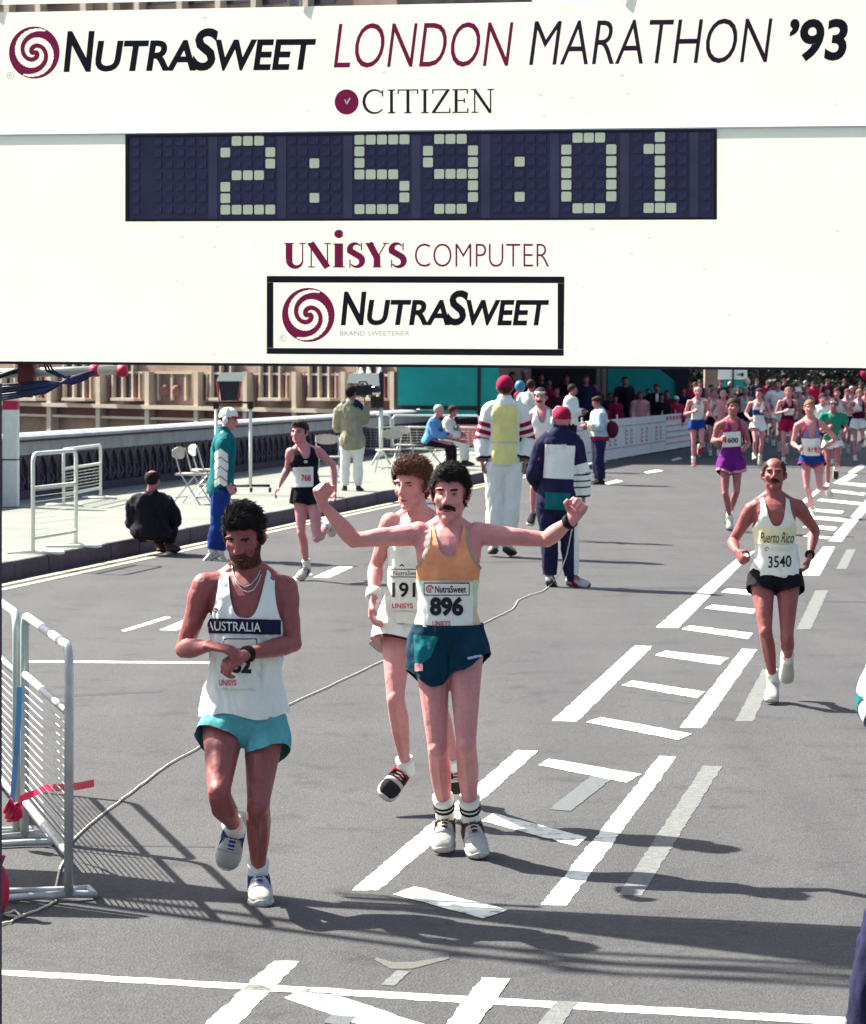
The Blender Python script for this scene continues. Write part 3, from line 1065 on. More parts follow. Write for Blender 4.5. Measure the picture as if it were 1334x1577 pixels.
        vs = [hp(*p) for p in pts_t] + [hp(*p) for p in pts_b] + [hp(p[0], p[1], p[2] - .008) for p in pts_t] + [hp(p[0], p[1], p[2] - .006) for p in pts_b]
        fs = []
        for k in range(12):
            fs += [(k, k + 1, 14 + k, 13 + k), (26 + k, 39 + k, 40 + k, 27 + k), (13 + k, 14 + k, 40 + k, 39 + k)]
        mesh_obj('brim', vs, fs, o.get('brim', material), ob, True)
        if o.get('phones'):
            pm = MB()
            pm.tube([hp(-.092, -.01, .02), hp(-.088, -.01, .09), hp(-.05, -.01, .132), hp(.05, -.01, .132), hp(.088, -.01, .09), hp(.092, -.01, .02)], .006 * S, 6)
            hs_ = mesh_obj('headset', pm.v, pm.f, o['phones'], root, True)
            for sx in (-1, 1):
                q = MB()
                hball(q, (sx * .094, -.008, -.008), (.018, .034, .042), 12, 8)
                q.build('ear_cup', o['phones'], hs_, True)
    elif kind == 'headband':
        mb = MB()
        hball(mb, (0, -.012, .034), (.084, .104, .096), 20, 14)
        V, F = remesh(mb, max(vx * .8, .006), 2)
        x, y, z = hloc(V)
        z0 = o.get('z', .052)
        V2, F2 = clip(V, F, np.minimum(z - z0, z0 + o.get('h', .026) - z))
        mesh_obj('headband', V2, F2.tolist(), material, root, True)
    elif kind == 'hat':
        mb = MB()
        hball(mb, (0, -.012, .06), (.086, .104, .10), 20, 12)
        hball(mb, (0, -.01, .045), (.15, .165, .012), 24, 6)
        mb.build('hat', material, root, True)
    elif kind == 'decal':
        # flat print or sewn piece on a garment, outlined where the cloth is seen: polygon by picture measure
        gn, x0, y0, x1, y1 = o['on'], *o['box']
        V, F, ob = P.garments[gn]
        N = vnormals(V, F)
        px, py = to_px(V)
        sl = o.get('slope', 0.0)
        yy = py - sl * (px - (x0 + x1) / 2)
        sc = P.S * 1.75 / 600.0
        gg = np.minimum.reduce([px - x0, x1 - px, yy - y0, y1 - yy]) * .003
        if 'poly' in o:
            gg = np.full(len(V), 9.0)
            q = o['poly']
            for i in range(len(q)):
                (ax, ay), (bx, by) = q[i], q[(i + 1) % len(q)]
                L = math.hypot(bx - ax, by - ay)
                gg = np.minimum(gg, ((bx - ax) * (py - ay) - (by - ay) * (px - ax)) / L * .003)
        facing = -(N @ np.array(Fw))
        gg = np.where(facing > -.1, gg, -1)
        V2, F2 = clip(V + N * o.get('lift', .006), F, gg)
        if len(F2):
            d = mesh_obj(name, V2, F2.tolist(), material, root, True)
            if o.get('child', True) and name not in ('bib',): d.parent = ob
            P.garments[name] = (V2, F2, d)
    elif kind == 'print':
        # lettering printed on a garment or bib
        gn = o['on']
        V, F, ob = P.garments[gn]
        bvh = BVHTree.FromPolygons([tuple(p) for p in V], F.tolist())
        if 'strokes' in o:
            tv, tf = np.zeros((0, 2)), []
            for pts, w in o['strokes']:
                sv_, sf = strip(pts, w)
                tf += [tuple(i + len(tv) for i in q) for q in sf]
                tv = np.concatenate([tv, sv_])
        else:
            tv, tf = text_mesh(o['text'], o.get('bold', 0.0), o.get('shear', 0.0))
        x0, y0, x1, y1 = o['box']
        W = fit2d(tv, x0, x1, y1, y0)
        sl = o.get('slope', 0.0)
        vs, ok = [], []
        for (a, b) in W:
            b = b + sl * (a - (x0 + x1) / 2)
            r = ray(a, b).normalized()
            h = bvh.ray_cast(CAM, r, 200)
            if h[0] is None:
                vs.append(None)
            else:
                vs.append(h[0] - r * o.get('lift', .005))
        fs = [q for q in tf if all(vs[i] is not None for i in q)]
        vs = [v if v is not None else Vector((0, 0, 0)) for v in vs]
        if fs:
            used = sorted({i for q in fs for i in q})
            mp = {i: k for k, i in enumerate(used)}
            d = mesh_obj(o.get('name', 'lettering'), [vs[i] for i in used], [tuple(mp[i] for i in q) for q in fs], material, root)
            d.parent = ob if ob.parent == root else root
    elif kind == 'extra':
        material(P, hp)

SHOE = [(a_, b_ * 1.10, c_ * 1.06, d_) for a_, b_, c_, d_ in [(-.070, .022, .050, .010), (-.060, .031, .080, .002), (-.035, .036, .098, 0), (-.005, .037, .100, 0), (.03, .037, .094, 0), (.07, .039, .078, 0), (.11, .044, .066, 0), (.15, .045, .056, .002), (.18, .038, .046, .005), (.198, .025, .034, .010), (.205, .010, .022, .014)]]
def shoe_mat(c):
    return {'white': cloth('shoe_white', (.44, .43, .39), .18), 'black': cloth('shoe_black', (.02, .018, .022)), 'red': cloth('shoe_red', (.35, .02, .04)), 'brown': cloth('shoe_brown', (.08, .035, .025)), 'grey': cloth('shoe_grey', (.40, .38, .40)), 'blue': cloth('shoe_blue', (.03, .06, .25))}[c]
def make_shoe(P, A, T, K, sh, near):
    S = P.S
    v = (T - A).normalized()
    shin = (A - K).normalized()
    # lateral axis of the foot
    lat = P.l - v * P.l.dot(v)
    lat.normalize()
    ang = math.radians(19)
    up = lat.cross(v)
    if up.dot(-shin) < 0: up = -up
    fx = (v * math.cos(ang) + up * math.sin(ang)).normalized()
    uz = (up * math.cos(ang) - v * math.sin(ang)).normalized()
    O = A - uz * .085 * S      # sole under the ankle
    k = max(.8, min(1.15, (T - A).length / (.215 * S))) * S
    def ring(x, w, h, b, grow=0.0, top=None):
        pts = []
        h = top if top is not None else h
        for i in range(14):
            a = 2 * math.pi * i / 14
            c_, s_ = math.cos(a), math.sin(a)
            px = math.copysign(abs(c_) ** .7, c_) * (w + grow)
            pz = (b + (h - b) * (.5 + .5 * math.copysign(abs(s_) ** .8, s_)))
            if s_ > 0 and top is None: px *= 1 - .38 * s_ ** 2
            pts.append(O + fx * (x * k) + lat * (px * S) + uz * (pz * S))
        return pts
    def loft(name, rings, material, parent):
        n = len(rings)
        vs = [p for r in rings for p in r]
        fs = [(i * 14 + j, i * 14 + (j + 1) % 14, (i + 1) * 14 + (j + 1) % 14, (i + 1) * 14 + j) for i in range(n - 1) for j in range(14)]
        fs += [tuple(range(13, -1, -1)), tuple((n - 1) * 14 + j for j in range(14))]
        return mesh_obj(name, vs, fs, material, parent, True)
    so = loft('shoe', [ring(x, w, h, b + .014) for x, w, h, b in SHOE], shoe_mat(sh['upper']), P.root)
    loft('sole', [ring(x * 1.02, w, 0, b - .006, .004, b + .024) for x, w, h, b in SHOE], WHITE_SOLE if sh['sole'] == 'white' else RUBBER, so)
    if sh['sole'] == 'white':
        loft('outsole', [ring(x, w, 0, b - .012, .001, b - .004) for x, w, h, b in SHOE], RUBBER, so)
    if sh.get('accent') and S > 0:
        am = shoe_mat(sh['accent'])
        for a0, a1, mm in ((.018, .050, am), (.095, .118, shoe_mat('grey'))):
            rr = []
            for x in (a0, (a0 + a1) / 2, a1):
                w, h, b = [np.interp(x, [q[0] for q in SHOE], [q[c_] for q in SHOE]) for c_ in (1, 2, 3)]
                rr.append(ring(x, w + .0018, h + .0022, b + .016))
            loft('overlay', rr, mm, so)
        for sg in (-1, 1):
            mb = MB()
            for (xa, xb) in ((.0, .045), (.035, .08)):
                p = [O + fx * (x * k) + lat * (sg * (w * 1.09 + .0015) * S) + uz * (z * S) for x, w, z in ((xa, .035, .082), (xa + .02, .035, .082), (xb + .02, .0395, .034), (xb, .039, .034))]
                mb.prism(p, lat * sg * .004 * S)
            mb.build('side_stripe', am, so)
        mb = MB()
        p = [O + fx * (x * k) + lat * (y * S) + uz * (z * S) for x, y, z in ((.012, -.014, .110), (.012, .014, .110), (.10, .012, .081), (.10, -.012, .081))]
        mb.prism(p, uz * .004 * S)
        mb.build('tongue', am, so)
        for q in range(4):
            mb = MB()
            x = .03 + .02 * q
            z = .111 - .3 * (x - .015)
            mb.tube([O + fx * (x * k) - lat * .02 * S + uz * ((z - .004) * S), O + fx * (x * k) + uz * ((z + .004) * S), O + fx * (x * k) + lat * .02 * S + uz * ((z - .004) * S)], .0028 * S, 6)
            mb.build('lace', WHITE_SOLE, so)
    if sh.get('sock') and sh['sock'] != 'none':
        mb = MB()
        n = sh.get('sockh', .26)
        pts = [A + (K - A) * s for s in (-.10, 0, n * .4, n * .8, n)]
        mb.tube(pts, [.040 * S, .042 * S, .0405 * S, .0425 * S + n * .01, .043 * S + n * .015], 14)
        sk = mb.build('sock', cloth('sock_' + sh['sock'], {'white': (.70, .70, .66), 'black': (.02, .02, .02), 'navy': (.02, .02, .05)}[sh['sock']]), P.root, True)
        for s in sh.get('rings', ()):
            mb = MB()
            q = A + (K - A) * s
            d = (K - A).normalized() * .005 * S
            mb.tube([q - d, q + d], [.0455 * S + s * .01, .0455 * S + s * .01], 14)
            mb.build('sock_ring', HAIRM['black'], sk, True)

# joints from the picture: pixel plus depth offset
def pj(d, table):
    return {k: at(v[0], v[1], d + (v[2] if len(v) > 2 else 0.0)) for k, v in table.items()}
# joints from a template pose standing at a place
POSES = {
    'stand': dict(head=(0, .03, 1.635), neck=(0, 0, 1.46), sr=(-.19, 0, 1.42), sl=(.19, 0, 1.42), er=(-.25, -.02, 1.13), el=(.25, -.02, 1.13), wr=(-.24, .08, .88), wl=(.24, .08, .88),
                  pr=(-.09, 0, .93), pl=(.09, 0, .93), kr=(-.10, .02, .50), kl=(.10, .02, .50), ar=(-.10, -.03, .085), al=(.10, -.03, .085), tr=(-.13, .17, .02), tl=(.13, .17, .02)),
    'watch': dict(head=(0, .05, 1.63), neck=(0, 0, 1.46), sr=(-.19, 0, 1.42), sl=(.19, 0, 1.42), er=(-.26, .05, 1.15), el=(.26, .05, 1.15), wr=(-.12, .28, 1.16), wl=(.12, .28, 1.16),
                  pr=(-.09, 0, .93), pl=(.09, 0, .93), kr=(-.10, .02, .50), kl=(.10, .02, .50), ar=(-.10, -.03, .085), al=(.10, -.03, .085), tr=(-.13, .17, .02), tl=(.13, .17, .02)),
    'runa': dict(head=(0, .10, 1.62), neck=(0, .06, 1.44), sr=(-.185, .02, 1.40), sl=(.185, .08, 1.40), er=(-.27, -.14, 1.18), el=(.27, .02, 1.13), wr=(-.20, .06, 1.07), wl=(.10, .22, 1.20),
                 pr=(-.085, 0, .92), pl=(.085, 0, .92), kr=(-.085, .22, .56), kl=(.085, .0, .49), ar=(-.08, -.02, .24), al=(.075, -.22, .22), tr=(-.09, .18, .17), tl=(.08, -.18, .02)),
    'runb': dict(head=(0, .10, 1.62), neck=(0, .06, 1.44), sr=(-.185, .08, 1.40), sl=(.185, .02, 1.40), er=(-.27, .02, 1.13), el=(.27, -.14, 1.18), wr=(-.10, .22, 1.20), wl=(.20, .06, 1.07),
                 pr=(-.085, 0, .92), pl=(.085, 0, .92), kr=(-.08, .06, .50), kl=(.09, .16, .53), ar=(-.07, .02, .09), al=(.09, -.26, .42), tr=(-.08, .21, .02), tl=(.09, -.30, .22)),
}
def pose(name, loc, facing, S):
    """facing: unit vector the person faces"""
    fv = Vector((facing[0], facing[1], 0)).normalized()
    lv = Vector((0, 0, 1)).cross(fv)
    return {k: Vector(loc) + (lv * p[0] + fv * p[1]) * S + Vector((0, 0, p[2] * S)) for k, p in POSES[name].items()}
# ------------------------------------------------------------------ the setting
ASPHALT = asphalt_mat()
PAINT = paint_mat('road_paint', (0.62, 0.66, 0.58), 0.41, 13, 0.05)
PAINT_OLD = paint_mat('road_paint_worn', (0.145, 0.152, 0.145), 0.46, 24, 0.14)
PAINT_BLUE = paint_mat('paint_smear_blue', (0.088, 0.108, 0.130), 0.56, 24, 0.22)
PAINT_YEL = paint_mat('road_paint_yellow', (0.50, 0.46, 0.30), 0.42, 12, 0.10)
STONE_K = mat('kerb_stone', (0.065, 0.045, 0.065), 0.8, 0.25, 5, 0.4, 60)
STONE_KT = mat('pavement_concrete', (0.165, 0.17, 0.152), 0.85, 0.14, 1.2, 0.3, 80)
PARA_L = mat('parapet_stone', (0.28, 0.29, 0.31), 0.8, 0.18, 2.5, 0.3, 40)
PARA_D = mat('parapet_iron_paint', (0.028, 0.020, 0.042), 0.7, 0.35, 6, 0.3, 40)
FAC = mat('facade_stone', (0.17, 0.10, 0.085), 0.9, 0.22, 0.7, 0.4, 6, col2=(0.36, 0.27, 0.21))
FAC_L = mat('facade_trim_stone', (0.48, 0.40, 0.32), 0.9, 0.12, 1.0)
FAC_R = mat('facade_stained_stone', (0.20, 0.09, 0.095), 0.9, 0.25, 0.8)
GLASS = mat('window_glass', (0.035, 0.032, 0.055), 0.25, 0.3, 1.0, spec=0.5)
TEAL = mat('teal_sheeting', (0.006, 0.27, 0.255), 0.7, 0.12, 2.0, 0.3, 4)
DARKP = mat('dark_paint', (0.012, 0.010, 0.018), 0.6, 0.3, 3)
GREY = mat('galvanised_steel', (0.42, 0.43, 0.42), 0.45, 0.15, 12, 0.1, 60, 0.5, metal=0.25)
WHITE_M = mat('white_painted_steel', (0.66, 0.69, 0.62), 0.5, 0.08, 9)
REDP = mat('red_paint', (0.42, 0.015, 0.06), 0.6, 0.15, 9)
BLUEC = mat('blue_cable_sheath', (0.018, 0.022, 0.10), 0.5, 0.3, 9)
BOARD = mat('board_white', (0.86, 0.90, 0.76), 0.6, 0.03, 1.1, 0.10, 2.2, spec=0.25, transl=0.50)
SIGNW = mat('sign_white', (0.78, 0.82, 0.74), 0.55, 0.03, 1.5)
INK_R = mat('crimson_ink', (0.40, 0.010, 0.085), 0.6, 0.08, 6)
INK_K = mat('black_ink', (0.008, 0.006, 0.012), 0.6, 0.2, 6)
INK_P = mat('plum_ink', (0.045, 0.012, 0.035), 0.6, 0.2, 6)
INK_G = mat('faint_grey_ink', (0.58, 0.60, 0.56), 0.6, 0.1, 6)

Rd = ray(1559, 575); Rd.z = 0; Rd.normalize()
Rn = Vector((Rd.y, -Rd.x, 0))             # to the right of the road
K0 = gp(168, 861)                         # foot of the kerb
PZ = 0.17
Q0 = gp(37, 768, PZ)                      # foot of the parapet
off_par = (Q0 - K0).dot(Rn)
def along(s, off, z=0.0):
    """s metres along the road from the kerb reference, off metres to the right of the kerb foot"""
    p = K0 + Rd * s + Rn * off
    return Vector((p.x, p.y, z))
# carriageway: one sheet to the horizon, its left edge under the pavement
road = mesh_obj('road', [along(-40, off_par - .2), along(1800, off_par - .2), along(1800, 900), along(-40, 900)], [(0, 3, 2, 1)], ASPHALT)
tag(road, kind='structure')
river = mesh_obj('river_water', [along(-60, off_par - .1, -7), along(1800, off_par - .1, -7), along(1800, -900, -7), along(-60, -900, -7)], [(0, 1, 2, 3)], mat('water', (0.05, 0.06, 0.055), 0.15, 0.2, 0.4, 0.4, 1.5, 0.5))
tag(river, kind='structure')
pav = MB()
pav.prism([along(-40, off_par - .1, PZ), along(260, off_par - .1, PZ), along(260, -.072, PZ), along(-40, -.072, PZ)], (0, 0, -.16))
pavement = pav.build('pavement', STONE_KT)
tag(pavement, kind='structure')
kerb = thing('kerb', None, None, along(0, 0))
tag(kerb, kind='structure')
s = -22.0
i = 0
while s < 60:
    L = 1.05
    mb = MB()
    w = .002 * ((i * 37) % 5)
    a, b = s + .012, s + L - .012
    prof = [(-.07, .0), (-.07, PZ + .004 + w), (-.02 + w, PZ + .004 + w), (0 + w, PZ - .018), (.012 + w, 0)]
    mb.prism([along(a, x, z) for x, z in prof], Rd * (b - a))
    mb.build('kerb_stone', STONE_K, kerb)
    s += L; i += 1

def mark(quad, material=PAINT, z=.0025, name='road_marking'):
    cor = [gp(x, y, z) for x, y in quad]
    pts = []
    for k in range(len(cor)):
        a, b = cor[k], cor[(k + 1) % len(cor)]
        L = (b - a).length
        nn = max(2, min(160, int(L / .035)))
        side = Vector((b.y - a.y, a.x - b.x, 0)).normalized()
        for q in range(nn):
            p = a.lerp(b, q / nn)
            amp = min(.009, L * .12) if min(L, 9) > .05 else .003
            pts.append(p + side * (noise.noise(Vector((p.x * 22, p.y * 22, 3.3))) * amp + noise.noise(Vector((p.x * 6, p.y * 6, 8.1))) * amp * .7))
    n = Vector((0, 0, 0))
    for k in range(len(pts)): n += pts[k].cross(pts[(k + 1) % len(pts)])
    if n.z < 0: pts.reverse()
    return mesh_obj(name, pts, [tuple(range(len(pts)))], material, road)
for i_, q in enumerate([
    # long lines beside the ladder
    [(542, 1371), (583, 1371), (829, 1156), (797, 1155)], [(850, 1110), (889, 1111), (1005, 995), (978, 994)], [(1010, 966), (1044, 967), (1163, 848), (1140, 856)],
    [(834, 1393), (873, 1394), (1042, 1165), (1016, 1164)], [(1047, 1120), (1081, 1121), (1166, 1000), (1143, 999)],
    [(1232, 886), (1262, 886), (1286, 842), (1268, 842)], [(1276, 833), (1296, 834), (1324, 798), (1309, 797)],
    [(1283, 744), (1297, 745), (1321, 731), (1309, 729)], [(1306, 728), (1317, 728), (1334, 717), (1325, 715)], [(1310, 796), (1326, 797), (1350, 765), (1338, 765)],
    [(1212, 790), (1222, 790), (1268, 752), (1260, 752)],
    # rungs
    [(829, 1178), (846, 1168), (986, 1192), (966, 1205)], [(742, 1264), (760, 1252), (904, 1289), (888, 1303)], [(606, 1377), (638, 1365), (783, 1401), (744, 1414)],
    [(903, 1112), (925, 1104), (1066, 1130), (1044, 1139)], [(958, 1055), (974, 1048), (1086, 1065), (1074, 1075)], [(1008, 1009), (1025, 1002), (1122, 1013), (1108, 1024)],
    [(1050, 969), (1062, 963), (1160, 975), (1152, 984)], [(1085, 937), (1097, 931), (1165, 938), (1160, 945)], [(1110, 912), (1121, 906), (1170, 910), (1164, 917)],
    [(1258, 771), (1264, 768), (1330, 774), (1326, 778)], [(1240, 786), (1248, 783), (1300, 787), (1295, 791)], [(1238, 798), (1246, 794), (1312, 799), (1306, 804)],
    [(1236, 812), (1244, 808), (1290, 812), (1284, 817)], [(1236, 826), (1244, 822), (1280, 826), (1274, 830)], [(1276, 757), (1282, 754), (1334, 759), (1330, 763)], [(1290, 745), (1296, 742), (1340, 746), (1334, 750)],
    # near the bottom: the finish
    [(-20, 1492), (-20, 1500), (1301, 1579), (1301, 1567)], [(300, 1590), (352, 1590), (461, 1480), (421, 1480)], [(676, 1590), (728, 1590), (786, 1507), (743, 1505)],
    [(438, 1536), (482, 1520), (690, 1590), (590, 1590)],
    # left half of the road
    [(186, 971), (192, 973), (264, 951), (256, 949)], [(246, 970), (272, 971), (300, 957), (282, 955)], [(482, 889), (506, 890), (544, 873), (524, 871)], [(440, 893), (456, 894), (482, 884), (470, 882)],
    [(30, 1017), (30, 1020), (330, 1022), (330, 1019)],
    [(1034, 708), (1036, 710), (1052, 706), (1046, 704)], [(992, 727), (996, 729), (1022, 725), (1012, 723)], [(930, 744), (936, 746), (960, 741), (950, 739)],
]):
    mark(q, PAINT, .0055 if i_ == 26 else (.0035 if 11 <= i_ < 26 or i_ == 29 else .0018))
for q in [[(951, 1379), (989, 1379), (1112, 1180), (1083, 1179)], [(1132, 1111), (1160, 1111), (1197, 1030), (1175, 1030)], [(1227, 969), (1249, 969), (1276, 909), (1256, 909)],
          [(1288, 876), (1304, 876), (1318, 846), (1304, 846)], [(818, 1590), (858, 1590), (891, 1543), (858, 1541)],
          [(588, 1516), (606, 1518), (632, 1496), (612, 1494)]]:
    mark(q, PAINT_OLD, .0075 if q[0][0] in (985, 740, 1062) else .0022)
mark([(846, 1246), (880, 1249), (946, 1196), (914, 1192)], PAINT_BLUE, .0030)
mark([(498, 1575), (540, 1580), (545, 1566), (512, 1562)], PAINT_BLUE, .0030)
mark([(576, 1477), (602, 1492), (636, 1492), (692, 1476), (690, 1473), (640, 1481), (604, 1482), (580, 1474)], paint_mat('paint_mark_ochre', (0.095, 0.084, 0.062), 0.50, 24, 0.16), .0022)
for dx in (.14, .34):
    mesh_obj('road_marking', [along(-22, dx, .004), along(60, dx, .004), along(60, dx + .09, .004), along(-22, dx + .09, .004)], [(0, 3, 2, 1)], PAINT_YEL, road)
# thin tar seams across the road
TAR = mat('tar_seam', (0.035, 0.033, 0.038), 0.6, 0.2, 20)
for (x0, y0, x1, y1, w) in ((60, 1071, 250, 1062, 4), (0, 1299, 330, 1303, 2), (900, 905, 1130, 903, 3), (560, 868, 900, 862, 2), (1240, 925, 1420, 927, 2)):
    mark([(x0, y0), (x0, y0 + w), (x1, y1 + w), (x1, y1)], TAR, .0012, 'tar_seam')

# ---- bridge parapet along the pavement
par = thing('parapet', 'dark pierced bridge parapet with pale stone coping behind the pavement', 'parapet', along(10, off_par, PZ))
PH_ = 0.98
def run(name, s0, s1, x0, x1, z0, z1, material, parent):
    mb = MB()
    mb.prism([along(s0, x0, z0), along(s0, x1, z0), along(s0, x1, z1), along(s0, x0, z1)], Rd * (s1 - s0))
    return mb.build(name, material, parent)
S0, S1 = -6.0, 76.0
o_ = off_par
run('plinth', S0, S1, o_ - .35, o_ + .10, PZ + .001, PZ + .13, PARA_D, par)
run('back_panel', S0, S1, o_ - .36, o_ - .14, PZ + .131, PZ + .66, PARA_D, par)
run('frieze', S0, S1, o_ - .30, o_ + .0, PZ + .661, PZ + .86, PARA_L, par)
run('coping_drip', S0, S1, o_ - .28, o_ + .035, PZ + .861, PZ + .90, PARA_D, par)
cp = MB()
cp.prism([along(S0, x, PZ + z) for x, z in ((o_ - .38, .901), (o_ + .12, .901), (o_ + .12, .945), (o_ + .03, .985), (o_ - .29, .985), (o_ - .38, .945))], Rd * (S1 - S0))
cp.build('coping', PARA_L, par)
# one tracery bay, shared by all
def bay_mesh():
    mb = MB()
    W, H_ = .44, .528
    def P_(x, z, y=0.0): return Vector((0, 0, 0)) + Rd * x + Vector((0, 0, z)) + Rn * y
    for sx in (-1, 1):
        mb.prism([P_(sx * W / 2 - .03, 0), P_(sx * W / 2 + .03, 0), P_(sx * W / 2 + .03, H_), P_(sx * W / 2 - .03, H_)] if sx < 0 else [P_(.19, 0), P_(.2195, 0), P_(.2195, H_), P_(.19, H_)], Rn * .05)
    for sx in (-1, 1):           # pointed head
        mb.prism([P_(sx * .19, H_), P_(sx * .19, H_ * .62), P_(sx * .10, H_ * .82), P_(0, H_ * .96), P_(0, H_)], Rn * .045)
    ring = [P_(.12 * math.cos(a) * (1 + .25 * math.cos(4 * a)), H_ * .24 + .11 * math.sin(a) * (1 + .25 * math.cos(4 * a)), .012) for a in [2 * math.pi * k / 20 for k in range(21)]]
    mb.tube(ring, .022, 5, caps=False)
    me = bpy.data.meshes.new('tracery_bay')
    me.from_pydata([tuple(v) for v in mb.v], [], mb.f)
    me.materials.append(mat('parapet_tracery', (0.075, 0.060, 0.085), 0.7, 0.3, 5))
    return me
bm_ = bay_mesh()
k = 0
s = S0 + .3
while s < S1 - .3 and k < 180:
    o = bpy.data.objects.new('tracery_bay', bm_)
    COL.objects.link(o)
    o.parent = par
    o.location = along(s, off_par - .139, PZ + .1315) - ORG[par.name]
    s += .44; k += 1

# ---- long stone building across the water
FA, FB = at(-90, 567, 94.0), at(618, 567, 80.0)
fe = (FB - FA); fe.z = 0; fe.normalize()
fnr = Vector((fe.y, -fe.x, 0))            # towards the camera
def fp(px, py, off=0.0):
    r = ray(px, py)
    p0 = FA + fnr * off
    t = (p0 - CAM).dot(fnr) / r.dot(fnr)
    return CAM + r * t
def frect(mb, x0, y0, x1, y1, off, th):
    a, b, c, d = fp(x0, y0, off), fp(x1, y0, off), fp(x1, y1, off), fp(x0, y1, off)
    b.z = a.z; c.z = d.z
    mb.prism([a, b, c, d], -fnr * th)
    return mb
bld = thing('stone_building', 'long gothic stone building with tall mullioned windows beyond the parapet', 'building', (FA.x, FA.y, -7))
frect(MB(), -90, 30, 611, 1000, 0, 6).build('wall', FAC, bld)
frect(MB(), -90, -140, 250, 29.8, -.01, 6).build('wall', FAC, bld)
frect(MB(), 250.2, -140, 522, 29.8, -.01, 6).build('wall', FAC, bld)
frect(MB(), -90, 617, 611, 622.5, .40, .5).build('string_course', FAC_L, bld)
frect(MB(), -90, 634, 611, 637.5, .30, .4).build('string_course', FAC_L, bld)
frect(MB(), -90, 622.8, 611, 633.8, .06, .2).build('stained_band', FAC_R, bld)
frect(MB(), -90, 569, 611, 572, .12, .2).build('string_course', FAC_L, bld)
piers = [0 + 75 + 75.5 * q for q in range(-1, 8)]
for q, x in enumerate(piers):
    mb = MB()
    frect(mb, x - 3.2, 572.3, x + 3.2, 700, .34, .4)
    po = mb.build('pier', FAC_L, bld)
    frect(MB(), x - 6.5, 573, x - 3.3, 616.8, .2, .3).build('pier_flank', FAC, po)
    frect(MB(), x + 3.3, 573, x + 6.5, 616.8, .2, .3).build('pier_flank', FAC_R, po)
for q in range(len(piers) - 1):
    c = (piers[q] + piers[q + 1]) / 2
    if q == 3:      # blind panel with two bosses
        for bx in (c - 9, c + 9):
            mb = MB()
            mb.ball(fp(bx, 601, .05), (.17, .1, .17), nu=10, nv=6)
            mb.build('boss', FAC_R, bld, True)
        for bx in (c - 22, c - 1, c + 20):
            frect(MB(), bx, 573, bx + 3, 616.5, .1, .2).build('panel_rib', FAC_L, bld)
        continue
    for bx in (c - 27, c - 22, c + 20, c + 25):
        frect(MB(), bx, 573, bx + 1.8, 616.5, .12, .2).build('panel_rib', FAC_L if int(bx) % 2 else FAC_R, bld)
    w = MB()
    frect(w, c - 14, 540, c + 14, 615, .03, .1)
    wo = w.build('window', GLASS, bld)
    for bx, wd in ((c - 16.5, 2.6), (c - 1.2, 2.4), (c + 14, 2.6)):
        frect(MB(), bx, 540, bx + wd, 615, .16, .2).build('mullion', FAC_L, wo)
    frect(MB(), c - 18, 612.5, c + 18, 616.8, .5, .6).build('sill', FAC_L, wo)
# upper storey seen over the board
for x0, x1 in ((-8, 4), (18, 44), (70, 108), (228, 268), (286, 330), (340, 386), (394, 440), (446, 462), (480, 516)):
    frect(MB(), x0, -120, x1, 8, .03, .1).build('window', GLASS, bld)
for x in (10, 58, 128, 170, 210, 276, 335, 390, 470):
    frect(MB(), x - 4, -130, x + 4, 20, .3, .3).build('pier', FAC_L, bld)

# ---- covered spectator stand hung with teal sheeting
D1 = 70.0
stand = thing('spectator_stand', 'covered spectator stand hung with teal sheeting beside the road', 'stand', (at(800, 700, 80).x, 80, 0))
def slab(name, px0, px1, d0, d1, z0, z1, material, parent):
    a, b = at(px0, 567, d0), at(px1, 567, d0)
    mb = MB()
    c, e = at(px1, 567, d1), at(px0, 567, d1)
    mb.prism([Vector((p.x, p.y, z0)) for p in (a, b, c, e)], (0, 0, z1 - z0))
    return mb.build(name, material, parent)
def zof(py, d): return CAMH - (py - 568.5) * d / FPX
slab('teal_sheet', 613, 735.5, D1, D1 + .08, zof(626, D1), 5.6, TEAL, stand)
slab('teal_sheet', 741, 768, D1, D1 + .08, zof(638, D1), 5.6, TEAL, stand)
slab('teal_skirt', 613, 735.5, D1, D1 + .06, zof(641, D1), zof(633, D1), TEAL, stand)
slab('rail', 618, 642, D1 - .02, D1 + .04, zof(632.6, D1), zof(626.4, D1), DARKP, stand)
slab('rail', 647, 735.5, D1 - .02, D1 + .04, zof(632.6, D1), zof(626.4, D1), DARKP, stand)
slab('post', 736, 740.6, D1 - .05, D1 + .12, 0.0, 6.0, DARKP, stand)
slab('post', 924, 928, D1, D1 + .15, 0.0, 6.0, DARKP, stand)
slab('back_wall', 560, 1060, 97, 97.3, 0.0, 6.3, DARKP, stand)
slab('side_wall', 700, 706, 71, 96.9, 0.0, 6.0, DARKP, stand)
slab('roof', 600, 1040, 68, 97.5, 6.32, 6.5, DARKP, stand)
for q in range(4):
    slab('step', 770, 925, 84 + 3 * q, 86.99 + 3 * q, 0.0, .25 + .3 * q, mat('stand_timber', (.03, .025, .03), .8, .3, 4), stand)
D2 = 84.0
mb = MB()
mb.prism([at(x, y, D2) for x, y in ((936, 520), (985, 545), (1041, 588), (1041, 645), (936, 645))], (0, .08, 0))
mb.build('teal_sheet', TEAL, stand)
slab('post', 1041.5, 1048, D2 - .1, D2 + .2, 0.0, 6.0, DARKP, stand)
